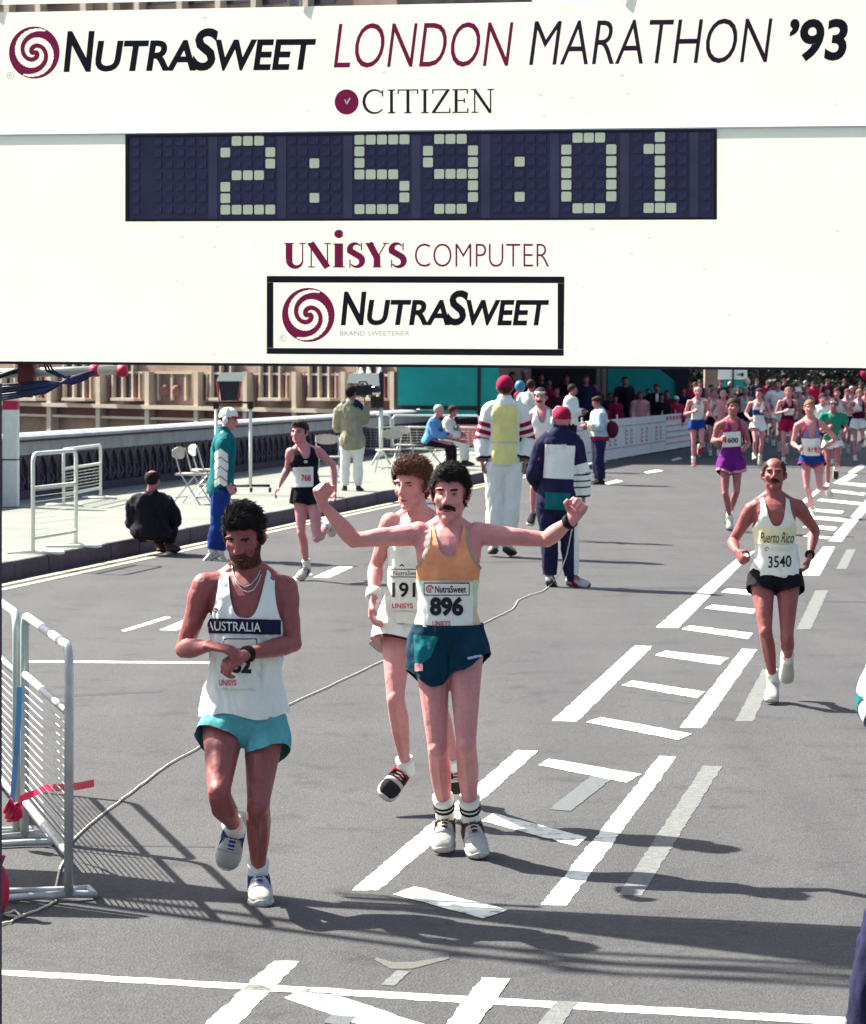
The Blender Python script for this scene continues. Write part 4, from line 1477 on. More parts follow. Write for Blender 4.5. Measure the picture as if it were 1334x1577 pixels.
for px_, dd, lab in ((926, 90, 'tan stone pillar beside the dark opening of the stand'), (1095, 108, 'tan stone pillar beside the white direction sign')):
    mb = MB()
    a = at(px_, 567, dd)
    w = .30 if px_ < 1000 else .46
    o = mesh_obj('stone_pillar', *[(lambda b: (b.v, b.f))(MB().box((a.x, a.y, 3.0), (w * 1.1, w * 1.1, 6.0)).box((a.x, a.y, .15), (w * 1.5, w * 1.5, .3)))][0], FAC)
    tag(o, lab, 'pillar')
sg = at(1129, 576, 118)
sign = thing('direction_sign', 'white direction sign with black arrow over a teal board', 'sign', (sg.x, sg.y, 0))
def srect(name, x0, y0, x1, y1, d, material, th=.05):
    mb = MB()
    mb.prism([at(x, y, d) for x, y in ((x0, y0), (x1, y0), (x1, y1), (x0, y1))], (0, th, 0))
    return mb.build(name, material, sign)
srect('sign_face', 1106, 566, 1151, 584.5, 118, SIGNW)
srect('lower_board', 1110, 585.5, 1151, 640, 118.02, TEAL)
srect('post', 1128, 560, 1130.5, 660, 117.9, DARKP)
srect('arrow', 1135, 576.2, 1144, 577.8, 117.94, INK_K, .03)
srect('arrow', 1141.5, 574.5, 1145.5, 579.5, 117.9, INK_K, .03)

# ---- trees and shrubs beyond the runners
LEAF = mat('foliage_dark', (0.030, 0.036, 0.024), 0.7, 0.4, 3)
BARK = mat('bark', (0.05, 0.035, 0.035), 0.9, 0.3, 6, 0.5, 20)
def tree(px, d, h, rx, z0, n, label, seed, name='tree'):
    rng = random.Random(seed)
    b = at(px, 567, d); b.z = 0
    t = thing(name, label, 'tree' if name == 'tree' else 'shrub', b)
    tr = MB()
    top = h * .75
    tr.tube([b, b + Vector((.1, 0, top * .3)), b + Vector((-.1, .1, top * .7)), b + Vector((.05, 0, top))], [h * .030, h * .024, h * .015, h * .006], 8)
    for q in range(7):
        a = rng.uniform(0, 6.28); zz = rng.uniform(z0 + .3, top * .9)
        L = rx * rng.uniform(.5, .85)
        p = b + Vector((0, 0, zz * .85))
        tr.tube([p, p + Vector((math.cos(a) * L * .5, math.sin(a) * L * .5, h * .05)), p + Vector((math.cos(a) * L, math.sin(a) * L, h * .10))], [h * .011, h * .007, h * .003], 6)
    tr.build('trunk', BARK, t, True)
    vs, fs = [], []
    cl = []
    for q in range(26):
        a, r_ = rng.uniform(0, 6.28), rx * math.sqrt(rng.random()) * .85
        cl.append((math.cos(a) * r_, math.sin(a) * r_, rng.uniform(z0 + .2, h * .95), rng.uniform(.22, .42) * rx))
    for q in range(n):
        cx, cy, cz, cr = cl[q % len(cl)]
        v = Vector((rng.gauss(0, 1), rng.gauss(0, 1), rng.gauss(0, 1))).normalized() * cr * rng.uniform(.55, 1.1)
        p = b + Vector((cx, cy, max(z0 * .6, cz + v.z * .8))) + Vector((v.x, v.y, 0))
        a_ = Vector((rng.gauss(0, 1), rng.gauss(0, 1), rng.gauss(0, 1))).normalized()
        b_ = a_.orthogonal().normalized()
        sz = rng.uniform(.07, .15) * (d / 110)
        k_ = len(vs)
        vs += [p - a_ * sz, p + b_ * sz * .6, p + a_ * sz, p - b_ * sz * .6]
        fs.append((k_, k_ + 1, k_ + 2, k_ + 3))
    c = mesh_obj('crown', vs, fs, LEAF, t)
    return t
tree(1172, 150, 8.0, 3.6, 1.6, 4200, 'dark leafy tree right of the white direction sign', 1)
tree(1235, 160, 7.0, 3.9, 1.3, 4200, 'dark low-branched tree behind the white conical hat', 2)
tree(1292, 155, 9.0, 3.9, 1.5, 4200, 'dark tree behind the runner in the green shirt', 3)
tree(1350, 150, 8.0, 4.0, 1.5, 4200, 'dark tree at the far right end of the tree row', 4)
tree(1066, 150, 7.0, 3.2, 1.2, 4200, 'dark tree between the stand post and the far pillar', 5)
hd = MB()
far_wall = MB()
a, b = at(1000, 567, 175), at(1420, 567, 175)
far_wall.prism([Vector((a.x, a.y, 0)), Vector((b.x, b.y, 0)), Vector((b.x, b.y, 6)), Vector((a.x, a.y, 6))], (0, 1.2, 0))
o = far_wall.build('boundary_wall', mat('far_brick', (.085, .06, .075), .9, .3, .6))
tag(o, 'dark boundary wall far behind the tree row', 'wall')

# ---- banner fence between the crowd and the road
P0, P1 = gp(872, 722), gp(1064, 689)
fd = (P1 - P0); FL = fd.length; fd.normalize()
fside = Vector((fd.y, -fd.x, 0))
ban = thing('banner_fence', 'white printed banner fence in front of the spectators', 'fence', P0)
BAN = mat('banner_vinyl', (0.70, 0.70, 0.66), 0.6, 0.05, 2)
BANR = mat('banner_pink_print', (0.58, 0.30, 0.32), 0.6, 0.1, 5)
BANRED = mat('banner_red_print', (0.50, 0.10, 0.14), 0.6, 0.1, 5)
BANK = mat('banner_grey_print', (0.33, 0.28, 0.28), 0.6, 0.1, 5)
npan = 8
pl = FL / npan
for q in range(npan):
    A_ = P0 + fd * (q * pl + .02)
    L = pl - .04
    def br(name, u0, u1, z0, z1, off, material, parent, th=.012):
        mb = MB()
        p = A_ + fd * (u0 * L) + fside * off
        e = A_ + fd * (u1 * L) + fside * off
        mb.prism([Vector((p.x, p.y, z0)), Vector((e.x, e.y, z0)), Vector((e.x, e.y, z1)), Vector((p.x, p.y, z1))], -fside * th)
        return mb.build(name, material, parent)
    bo = br('banner', 0, 1, .04, 1.0, 0, BAN, ban, .03)
    if q < 6:
        for z in (.28, .80):
            br('printed_line', .04, .97, z, z + .025, .008, BANK, bo, .004)
        for u in (.30, .62):
            for z in (.36, .46, .56, .66):
                br('printed_logo', u + .03 * (int(z * 100) % 3), u + .13, z, z + .05, .008, BANR, bo, .004)
            br('printed_logo', u - .02, u, .34, .74, .008, BANR, bo, .004)
    else:
        for u in (.03, .28, .53, .78):
            br('printed_logo', u, u + .17, .84, .95, .008, BANRED, bo, .004)
            for z in (.18, .34, .50, .66):
                br('printed_logo', u, u + .20, z, z + .05, .008, BANR, bo, .004)
    mb = MB()
    p = A_ - fside * .1
    mb.tube([Vector((p.x, p.y, 0)), Vector((p.x, p.y, 1.1))], .02, 6)
    mb.build('fence_post', GREY, ban)

# ------------------------------------------------------------------ finish gantry
GL, GR = at(0, 567, 12.42), at(1334, 567, 11.62)
ge = GR - GL; ge.z = 0; ge.normalize()
gn = Vector((ge.y, -ge.x, 0))             # towards the camera
def bp(px, py, off=0.0):
    r = ray(px, py)
    t = (GL + gn * off - CAM).dot(gn) / r.dot(gn)
    return CAM + r * t
gc = bp(667, 560)
gan = thing('finish_gantry', 'white overhead finish gantry board with digital clock and sponsor lettering', 'gantry', (gc.x, gc.y, 0))
def bquad(name, corners, off, th, material, parent):
    """corners given where the picture shows them, on the face of the board"""
    mb = MB()
    mb.prism([bp(x, y, off) for x, y in corners], -gn * th)
    return mb.build(name, material, parent)
def bpanel(name, zt, zb, off, th, material, parent, x0=-4.6, x1=5.2):
    mb = MB()
    mid = bp(667, 567, off)
    a = mid + ge * x0; b = mid + ge * x1
    q = [Vector((a.x, a.y, zt)), Vector((b.x, b.y, zt)), Vector((b.x, b.y, zb)), Vector((a.x, a.y, zb))]
    if th: mb.prism(q, -gn * th)
    else: mb.add(q, [(0, 3, 2, 1)])         # stretched vinyl sheet
    return mb.build(name, material, parent)
zbot = bp(667, 561.5).z; zseam = bp(667, 201.5).z; ztop = bp(667, 6).z
up_panel = bpanel('upper_board', ztop, zseam + .004, 0, 0, BOARD, gan, -2.25)
lo_panel = bpanel('lower_board', zseam - .004, zbot, 0, 0, BOARD, gan, -2.25)
bpanel('side_shade_banner', 2.55, 1.0, 0, .02, TEAL, gan, -4.6, -2.3)  # unseen panel added beyond the left edge to shade legs and ground
bpanel('seam', zseam + .0035, zseam - .0035, -.001, .012, INK_G, gan, -2.25)
bpanel('bottom_rail', zbot - .0005, zbot - .012, -.002, .05, DARKP, gan, -2.25)
bpanel('header_shade_banner', ztop + 2.3, ztop + .035, -.01, 0, BOARD, gan, -2.25)  # unseen sheet added above the frame to widen the board's ground shadow
# scaffold carrying it; unseen top truss added for its streaks of shadow
for zz, yo in ((ztop + 1.75, .14), (ztop + 1.75, .32), (ztop + 2.25, .14), (ztop + 2.25, .32)):
    mb = MB()
    mid = bp(667, 567, -yo)
    a, b = mid - ge * 4.6, mid + ge * 5.2
    mb.tube([Vector((a.x, a.y, zz)), Vector((b.x, b.y, zz))], .03, 8)
    mb.build('scaffold_tube', GREY, gan)
for sx in (-4.4, 5.0):
    for yo in (.14, .32):
        p = bp(667, 567, -yo) + ge * sx
        mb = MB()
        mb.tube([Vector((p.x, p.y, 0)), Vector((p.x, p.y, ztop + 2.3))], .035, 8)
        mb.build('leg', GREY, gan)
for q in range(6):
    for yo in (.14, .32):
        a = bp(667, 567, -yo) + ge * (-4.4 + 1.88 * q)
        b = a + ge * 1.88
        mb = MB(); mb.tube([Vector((a.x, a.y, ztop + (1.75 if q % 2 else 2.25))), Vector((b.x, b.y, ztop + (2.25 if q % 2 else 1.75)))], .02, 6)
        if q < 5: mb.build('scaffold_brace', GREY, gan)
    a = bp(667, 567, -.012) + ge * (-2.0 + 1.4 * q)
    mb = MB(); mb.tube([Vector((a.x, a.y, ztop)), Vector((a.x - gn.x * .12, a.y - gn.y * .12, ztop + 1.75))], .006, 5); mb.build('hanger', GREY, gan)
def flat2d(name, V, F, off, material, parent, lift=.0012):
    vs = [bp(a, b, off) for a, b in V]
    return mesh_obj(name, vs, F, material, parent)
def text_on(s, x0, x1, yb, yt, material, bold=0.0, shear=0.0, tilt=0.0, off=.004, parent=None, spacing=1.0, name='lettering'):
    V, F = text_mesh(s, bold, shear, spacing)
    W = fit2d(V, x0, x1, yb, yt)
    W[:, 1] += tilt * (W[:, 0] - x0)
    return flat2d(name, W, F, off, material, parent or up_panel)
def serif_on(word, x0, x1, yb, yt, K, T, material, parent, tilt=0.0):
    g, w = serif_word(word, K, T)
    mb = MB()
    for q, (pts, wd) in enumerate(g):
        V, F = strip(pts, wd)
        V = np.stack([x0 + V[:, 0] / w * (x1 - x0), yb + V[:, 1] * (yt - yb)], 1)
        V[:, 1] += tilt * (V[:, 0] - x0)
        mb.add([bp(a, b, .004 + .0003 * q) for a, b in V], F)
    return mb.build('lettering', material, parent)
def swirl(cx, cy, R, parent):
    """two crimson commas turning into one another, laid out on a fine polar net"""
    nr, na = 44, 132
    vs = [bp(cx + R * (i / nr) * math.cos(2 * math.pi * k / na), cy + R * 1.03 * (i / nr) * math.sin(2 * math.pi * k / na), .004) for i in range(nr + 1) for k in range(na)]
    def white(r, a):
        # a in degrees, picture sense; two light arms winding inwards
        for arm in (0, 1):
            for turn in range(-2, 3):
                t = (118 + 180 * arm - a + 360 * turn) / 395.0
                if 0 <= t <= 1:
                    rc = .95 - .86 * t ** .85
                    hw = .02 + .125 * math.sin(math.pi * min(1, t * 1.02)) ** .7 * (1 - .45 * t)
                    if abs(r - rc) < hw: return True
        return False
    fs = []
    for i in range(nr):
        for k in range(na):
            if not white((i + .5) / nr, 360 * (k + .5) / na):
                k2 = (k + 1) % na
                fs.append((i * na + k, i * na + k2, (i + 1) * na + k2, (i + 1) * na + k) if i else (k, (i + 1) * na + k2, (i + 1) * na + k))
    used = sorted({q for f_ in fs for q in f_})
    mp = {q: n_ for n_, q in enumerate(used)}
    mesh_obj('swirl_logo', [vs[q] for q in used], [tuple(mp[q] for q in f_) for f_ in fs], INK_R, parent)
def nutrasweet(x0, y0, k, tilt, parent):
    """small capitals with tall N and S; x0,y0 start of the baseline, k picture scale"""
    def w(s, a, b, h, sh=.16):
        text_on(s, x0 + a * k, x0 + b * k, y0 + tilt * a * k, y0 + tilt * a * k - h * k, INK_K, .028, sh, tilt, parent=parent)
    w('N', 0, 48, 63, .14)
    w('UTRA', 49, 204, 48)
    w('S', 197, 238, 66)
    w('WEET', 234, 389, 48)
swirl(53, 81, 39, up_panel)
nutrasweet(98, 111, 1.0, -.008, up_panel)
text_on('LONDON', 514, 791, 105, 36, INK_R, -.006, .20, -.010)
text_on('MARATHON', 815, 1190, 101, 32, INK_P, -.006, .20, -.012)
text_on("\u201993", 1216, 1306, 95, 29, INK_K, .03, .12, -.004)
serif_on('CITIZEN', 559, 763, 175, 138, .115, .055, INK_P, up_panel, -.006)
mesh_obj('round_logo', [bp(534 + 18.5 * math.cos(a), 157 + 19.5 * math.sin(a), .004) for a in [2 * math.pi * k / 36 for k in range(36)]], [tuple(range(36))], INK_R, up_panel)
V, F = strip([(534, 160), (539, 151)], 2.6)
flat2d('logo_hand', V, F, .0055, SIGNW, up_panel)
V, F = strip([(534, 160), (531, 153)], 2.0)
flat2d('logo_hand', V, F, .006, SIGNW, up_panel)
serif_on('UNiSYS', 437, 627, 412, 374, .25, .05, INK_R, lo_panel, 0)
text_on('COMPUTER', 639, 846, 411, 375, INK_R, -.014, 0, 0, parent=lo_panel)
# framed sponsor sign
for q in ([(411, 425), (869, 426), (869, 436), (411, 435)], [(411, 536), (868, 538), (868, 548), (411, 545)], [(411, 435.2), (420.5, 435.2), (420.5, 535.8), (411, 535.8)], [(859, 436.2), (869, 436.2), (868, 537.8), (859, 537.8)]):
    bquad('sign_border', q, .008, .007, INK_K, lo_panel)
swirl(475, 485, 40.5, lo_panel)
nutrasweet(525, 501, .825, .002, lo_panel)
text_on('BRAND SWEETENER', 524, 631, 517, 509.5, INK_G, 0, 0, 0, parent=lo_panel)
text_on('R', 433.5, 438, 523.5, 518, INK_G, 0, 0, parent=lo_panel)
V, F = strip(arc(436, 521, 5, 5, 0, 360, 20), 1.0); flat2d('mark_ring', V, F, .0046, INK_G, lo_panel)
text_on('R', 14, 18.5, 119, 113.5, INK_G, 0, 0)
V, F = strip(arc(16.3, 116.3, 5, 5, 0, 360, 20), 1.0); flat2d('mark_ring', V, F, .0046, INK_G, up_panel)
# small scuffs on the board
rngb = random.Random(11)
SCUFF = mat('scuff', (0.42, 0.45, 0.40), .8, .2, 9)
for q in range(26):
    x, y = rngb.uniform(10, 1320), rngb.choice([rngb.uniform(112, 195), rngb.uniform(345, 420), rngb.uniform(20, 30), rngb.uniform(430, 550)])
    if 400 < x < 880 and y > 340: x += 480
    a = rngb.uniform(-.6, .6); L = rngb.uniform(2, 6)
    V, F = strip([(x, y), (x + L * math.cos(a), y + L * math.sin(a)), (x + L * 1.6 * math.cos(a), y + L * 1.2 * math.sin(a) + .8)], [.5, 1.3, .4])
    flat2d('scuff', V, F, .003, SCUFF, up_panel if y < 200 else lo_panel)
# clock
CLK = mat('clock_face', (0.036, 0.030, 0.080), 0.45, 0.25, 5, spec=.4)
CLK2 = mat('clock_strip', (0.066, 0.058, 0.118), 0.5, 0.2, 5, spec=.4)
LITP = mat('clock_dot_shown', (0.90, 0.93, 0.62), 0.6, 0.05, 20)
OFFP = mat('clock_dot_turned', (0.046, 0.040, 0.098), 0.5, 0.35, 60)
clock = bquad('clock', [(193, 206.5), (1104, 198), (1104, 338), (193, 341)], .014, .013, CLK, gan)
mb = MB()
def cpt(u, v, off=.0):
    """u,v across the clock (0..1)"""
    x = 194 + 909 * u
    yt, yb = 208 - 9 * u, 340 - 3 * u
    return bp(x, yt + (yb - yt) * v, off)
for (a, b, c, d) in ((0, 0, 1, .022), (0, .985, 1, 1), (0, .0221, .004, .984), (.996, .0221, 1, .984)):
    mb = MB(); mb.prism([cpt(a, b, .02), cpt(c, b, .02), cpt(c, d, .02), cpt(a, d, .02)], -gn * .005)
    mb.build('clock_frame', DARKP, clock)
for x in (328, 434, 536, 641, 748, 854, 962, 1069):
    u = (x - 194) / 909
    mb = MB(); mb.prism([cpt(u - .0075, .03, .0165), cpt(u + .0075, .03, .0165), cpt(u + .0075, .98, .0165), cpt(u - .0075, .98, .0165)], -gn * .0022)
    mb.build('clock_divider', CLK2, clock)
DIG = {'2': ['.###.', '#...#', '....#', '.###.', '#....', '#....', '#####'], '5': ['#####', '#....', '#....', '####.', '....#', '....#', '####.'],
       '9': ['.###.', '#...#', '#...#', '.####', '....#', '....#', '.###.'], '0': ['.###.', '#...#', '#...#', '#...#', '#...#', '#...#', '.###.'],
       '1': ['..#..', '.##..', '..#..', '..#..', '..#..', '..#..', '.###.'], ':': ['.....', '.....', '..#..', '.....', '.....', '..#..', '.....'], ' ': ['.....'] * 7}
pc = cpt(.5, .5)
def dot_mesh(w, h, material):
    mb = MB()
    r = .26
    pts = []
    for (sx, sz, a0) in ((1, 1, 0), (-1, 1, 90), (-1, -1, 180), (1, -1, 270)):
        for q in range(3):
            a = math.radians(a0 + 45 * q)
            pts.append(ge * ((sx * (1 - r) + r * math.cos(a)) * w / 2) + Vector((0, 0, 1)) * ((sz * (1 - r) + r * math.sin(a)) * h / 2))
    mb.prism([p + gn * .004 for p in pts], -gn * .004)
    me = bpy.data.meshes.new('dot')
    me.from_pydata([tuple(v) for v in mb.v], [], mb.f)
    me.materials.append(material)
    return me
sc_ = (bp(800, 270) - bp(700, 270)).length / 100
lit_me, off_me = dot_mesh(15.2 * sc_, 14.6 * sc_, LITP), dot_mesh(12.5 * sc_, 12.5 * sc_, OFFP)
groups = [(209, 1, ' '), (243, 5, ' '), (347.5, 5, '2'), (450, 5, ':'), (554, 5, '5'), (659.5, 5, '9'), (766, 5, ':'), (872.5, 5, '0'), (982, 5, '1'), (1088, 1, ' ')]
for x0, nc, ch in groups:
    for r in range(7):
        for c in range(nc):
            lit = DIG[ch][r][c] == '#'
            u = (x0 + 17.3 * c - 194) / 909
            v = (217.0 - 206.2 + 17.55 * r) / 132.5
            o = bpy.data.objects.new('shown_dot' if lit else 'turned_dot', lit_me if lit else off_me)
            COL.objects.link(o)
            o.parent = clock
            o.location = cpt(u, v, .0145) - ORG[gan.name]
# tube, clamps and cables under the left end
mb = MB(); mb.tube([bp(-60, 577, -.12), bp(192, 569.5, -.12)], .021, 12); mb.build('scaffold_tube', GREY, gan, True)
for x in (146, 189):
    mb = MB(); mb.tube([bp(x - 6, 571.2, -.12), bp(x + 6, 570.8, -.12)], .027, 10); mb.build('clamp', REDP, gan, True)
mb = MB(); mb.box(bp(42, 573, -.1), (.07, .1, .09)); mb.build('junction_box', mat('oxide_red', (.10, .015, .02), .6), gan)
rngc = random.Random(5)
for q in range(7):
    y = 583 + 4.5 * q
    pts = [bp(-40, y + 12, -.05 - .02 * q), bp(20, y + 9 - q, -.05 - .02 * q), bp(70, y + 4 - 1.5 * q, -.05), bp(112, 591 - 1.8 * q, -.06), bp(132, 584 - 1.5 * q, -.06), bp(145, 573 - q * .3, -.09)]
    mb = MB(); mb.tube(pts, .0055 + .001 * (q % 3), 6); mb.build('cable', BLUEC if q % 3 else DARKP, gan, True)
for q in range(3):
    pts = [bp(66 + 4 * q, 556, -.06), bp(72 + 5 * q, 571, -.055), bp(92 + 6 * q, 580 + q, -.055), bp(128, 579 + 2 * q, -.07), bp(144, 571, -.1)]
    mb = MB(); mb.tube(pts, .005, 6); mb.build('cable', BLUEC if q else DARKP, gan, True)
mb = MB(); mb.tube([bp(-30, 590, -.1), bp(14, 574, -.09), bp(50, 564, -.1)], .012, 6); mb.build('cable', DARKP, gan, True)

# dark post in the corner, near the camera
a = at(-14, 567, 9.0)
o = mesh_obj('steel_post', *(lambda b: (b.v, b.f))(MB().tube([Vector((a.x, a.y, 0)), Vector((a.x, a.y, .02)), Vector((a.x, a.y, .021)), Vector((a.x, a.y, 2.14))], [.09, .09, .036, .036], 10)), mat('navy_paint', (.01, .011, .035), .5, .2))
tag(o, 'dark navy steel post wound with cable beside the near crowd barrier', 'post')
# white marker column on the pavement
c0 = gp(17, 781, PZ)
col_ = thing('marker_column', 'white square marker column with a crimson band on the pavement', 'column', c0)
MB().box((c0.x, c0.y, PZ + .34), (.21, .21, .66)).build('shaft', WHITE_M, col_)
MB().box((c0.x, c0.y, PZ + 1.04), (.21, .21, .70)).build('shaft', WHITE_M, col_)
MB().box((c0.x, c0.y, PZ + .68), (.214, .214, .02)).build('joint', DARKP, col_)
MB().box((c0.x, c0.y, PZ + 1.455), (.216, .216, .128)).build('band', REDP, col_)
MB().box((c0.x, c0.y, PZ + 1.58), (.20, .20, .12)).build('cap', WHITE_M, col_)

# ------------------------------------------------------------------ crowd barriers
def barrier(A_, B_, h, label, group, material, wires=12, mid=.72, low=.16, r=.019, foot=.34, vw=0, foot2=None):
    A_, B_ = Vector(A_), Vector(B_)
    t = thing('crowd_barrier', label, 'barrier', A_.lerp(B_, .5), group)
    e = (B_ - A_); L = e.length; e.normalize()
    n = Vector((e.y, -e.x, 0))
    z = Vector((0, 0, 1))
    def P_(s, zz, y=0.0): return A_ + e * s + z * zz + n * y
    c = .09
    arc_ = lambda s0, sg: [P_(s0 + sg * c * (1 - math.cos(a)), h - c + c * math.sin(a)) for a in [math.pi / 2 * k / 5 for k in range(6)]]
    pts = [P_(0, .02)] + arc_(0, 1) + arc_(L, -1)[::-1] + [P_(L, .02)]
    mb = MB(); mb.tube(pts, r, 10); mb.build('frame', material, t, True)
    for zz in (h * mid, h * low):
        mb = MB(); mb.tube([P_(r, zz), P_(L - r, zz)], r * .85, 8); mb.build('rail', material, t, True)
    for k in range(wires):
        zz = h * low + (h * mid - h * low) * (k + .5) / wires
        mb = MB(); mb.tube([P_(r, zz), P_(L - r, zz)], .0032, 5); mb.build('wire', material, t, True)
    for k in range(vw):
        s_ = L * (k + .5) / vw
        mb = MB(); mb.tube([P_(s_, h * low, .006), P_(s_, h * mid, .006)], .003, 5); mb.build('wire', material, t, True)
    for s_ in (0, L):
        mb = MB()
        w = .16
        fb_ = foot if foot2 is None else foot2
        ft = [P_(s_ - w / 2 * 0, .03), P_(s_ + .02, .02, foot), P_(s_ + w, .02, foot * .96), P_(s_ + w * .9, .02, 0), P_(s_ + w, .02, -fb_ * .96), P_(s_ + .02, .02, -fb_), P_(s_, .03)]
        if s_ > 0: ft = [A_ + e * (L - (p - A_).dot(e) + s_) + z * p.z * 0 + z * (p - A_).z + n * (p - A_).dot(n) for p in ft]
        mb.tube(ft, r * .8, 8); mb.build('foot', material, t, True)
    return t
B1a, B1b = gp(106, 1388), gp(38, 1296)
barrier(B1b, B1a, 1.05, 'grey steel crowd barrier with red tape tied to its mesh', None, GREY, 16, .74, .18, .02, .26, 0, .11)
e_ = (B1b - B1a).normalized()
B2a = B1b + e_ * .06 + Vector((-.03, 0, 0))
barrier(B2a + e_ * 1.7, B2a, 1.05, 'grey steel crowd barrier behind the one with red tape', None, GREY, 16, .74, .18, .02, .26, 0, .11)
barrier(gp(51, 854, PZ), gp(117, 842, PZ), 1.08, 'white crowd barrier standing upright on the pavement by the kerb', None, WHITE_M, 9, .66, .16, .022, .3)
barrier(gp(98, 780, PZ), gp(155, 768, PZ), .82, 'low white crowd barrier standing against the parapet', None, WHITE_M, 8, .66, .2, .022, .25)
for (xa, xb, y, lab) in ((548, 602, 700, 'white mesh barrier behind the cameraman'), (605, 694, 700, 'white mesh barrier behind the man in blue shirt'), (697, 738, 700, 'white mesh barrier beside the red panel')):
    p, q = gp(xa, y, PZ), gp(xb, y, PZ)
    barrier(p, q, .92, lab, None, WHITE_M, 8, .70, .14, .024, .25, 6)
p = gp(717, 698, PZ)
o = mesh_obj('advert_board', *(lambda b: (b.v, b.f))(MB().box((p.x, p.y + 1.2, .55), (.60, .04, .42)).box((p.x - .25, p.y + 1.2, .19), (.04, .05, .36)).box((p.x + .25, p.y + 1.2, .19), (.04, .05, .36)).box((p.x, p.y + 1.2, .80), (.60, .03, .06))), BANRED)
tag(o, 'small red advertising board behind the white mesh barrier', 'board')

hq = [Vector((-4.4, 11.75, 0)), Vector((-2.15, 11.62, 0))]  # screen added out of view at left, only to throw shade on the road
hb_ = thing('shade_hoarding', 'unseen teal sheet added to shade the road by the near crowd barriers', 'shade_hoarding', hq[0].lerp(hq[1], .5))
mb = MB(); mb.prism([hq[0] + Vector((0, 0, .08)), hq[1] + Vector((0, 0, .08)), hq[1] + Vector((0, 0, 1.2)), hq[0] + Vector((0, 0, 1.2))], (0, .03, 0)); mb.build('sheet', TEAL, hb_)
for q in range(4):
    p = hq[0].lerp(hq[1], q / 3) + Vector((0, .06, 0))
    mb = MB(); mb.tube([p, p + Vector((0, 0, 1.22))], .02, 8); mb.build('post', GREY, hb_)
# red tape and blue strap on the near barrier, red bag at the corner
TAPE = mat('red_tape', (0.55, 0.008, 0.07), 0.5, 0.1, 20)
def ribbon(name, pts, w, material, th=.002, ax=Vector((0, 0, 1))):
    mb = MB()
    P_ = [Vector(p) for p in pts]
    for i in range(len(P_) - 1):
        mb.prism([P_[i] - ax * w / 2, P_[i + 1] - ax * w / 2, P_[i + 1] + ax * w / 2, P_[i] + ax * w / 2], Vector((0, th, 0)))
    bm = bmesh.new(); me = bpy.data.meshes.new(name)
    me.from_pydata([tuple(v) for v in mb.v], [], mb.f)
    bm.from_mesh(me); bmesh.ops.remove_doubles(bm, verts=bm.verts, dist=.0004); bm.to_mesh(me); bm.free()
    me.materials.append(material)
    o = bpy.data.objects.new(name, me); COL.objects.link(o)
    return o
tag(ribbon('tape', [at(30, 1231, 12.45), at(52, 1222, 12.4), at(68, 1214, 12.3), at(96, 1213, 12.0), at(120, 1211, 11.8), at(145, 1206, 11.65)], .032, TAPE), 'red plastic tape trailing through the mesh of the near barrier', 'tape')
mb = MB()
for q in range(6):
    a = q * 1.05
    mb.tube([at(8 + 3 * q, 1250 + 10 * math.sin(a), 12.6), at(16 + 3 * q, 1240 - 8 * math.cos(a), 12.55), at(26 + q, 1252 + 9 * math.cos(a), 12.6), at(12 + 2 * q, 1262, 12.62)], .014, 6)
tag(mb.build('tape_knot', TAPE, None, True), 'crumpled knot of red tape on the barrier mesh', 'tape')
tag(ribbon('strap', [at(30, 1058, 12.75), at(29, 1100, 12.74), at(26, 1150, 12.74), at(22, 1200, 12.74), at(18, 1246, 12.75)], .03, mat('blue_strap', (.08, .22, .45), .6), .004, Vector((.8, 0, 0))), 'pale blue strap hanging down the near barrier', 'strap')
p = gp(-6, 1412)
rb = MB(); rb.ball(p + Vector((0, 0, .11)), (.055, .06, .11), nu=14, nv=9); rb.tube([p + Vector((0, 0, .2)), p + Vector((.01, 0, .25))], [.02, .03], 8)
tag(rb.build('red_bag', REDP, None, True), 'small red bag tied at the top on the road by the barrier foot', 'bag')
# white cable across the road
CAB = mat('white_cable', (0.62, 0.58, 0.44), 0.6, 0.1, 9)
cpx = [(-10, 1424), (14, 1420), (34, 1411), (22, 1402), (4, 1408), (30, 1412), (62, 1399), (84, 1388), (92, 1345), (104, 1308), (114, 1290), (160, 1253), (190, 1228), (222, 1204), (262, 1176), (310, 1148), (380, 1115), (450, 1083), (520, 1050), (590, 1017), (640, 998), (690, 982), (746, 959), (777, 945), (790, 937), (798, 924), (815, 917), (834, 911), (846, 903)]
pts = [gp(x, y, .008) for x, y in cpx]
dn = 28.1
pts += [at(862, 885, dn), at(873, 855, dn - .05), at(878, 830, dn - .1), at(884, 800, dn - .15)]
fine = []
for i in range(len(pts) - 1):
    for k in range(4):
        t = k / 4
        q = pts[i].lerp(pts[i + 1], t)
        if i < 28:
            q = q + Vector((.006 * math.sin(i * 2.1 + k), .008 * math.cos(i * 1.7 + k * 2), 0))
        fine.append(q)
mb = MB(); mb.tube(fine, .0048, 6)
tag(mb.build('cable', CAB, None, True), 'thin cream cable snaking across the road to the official in navy', 'cable')

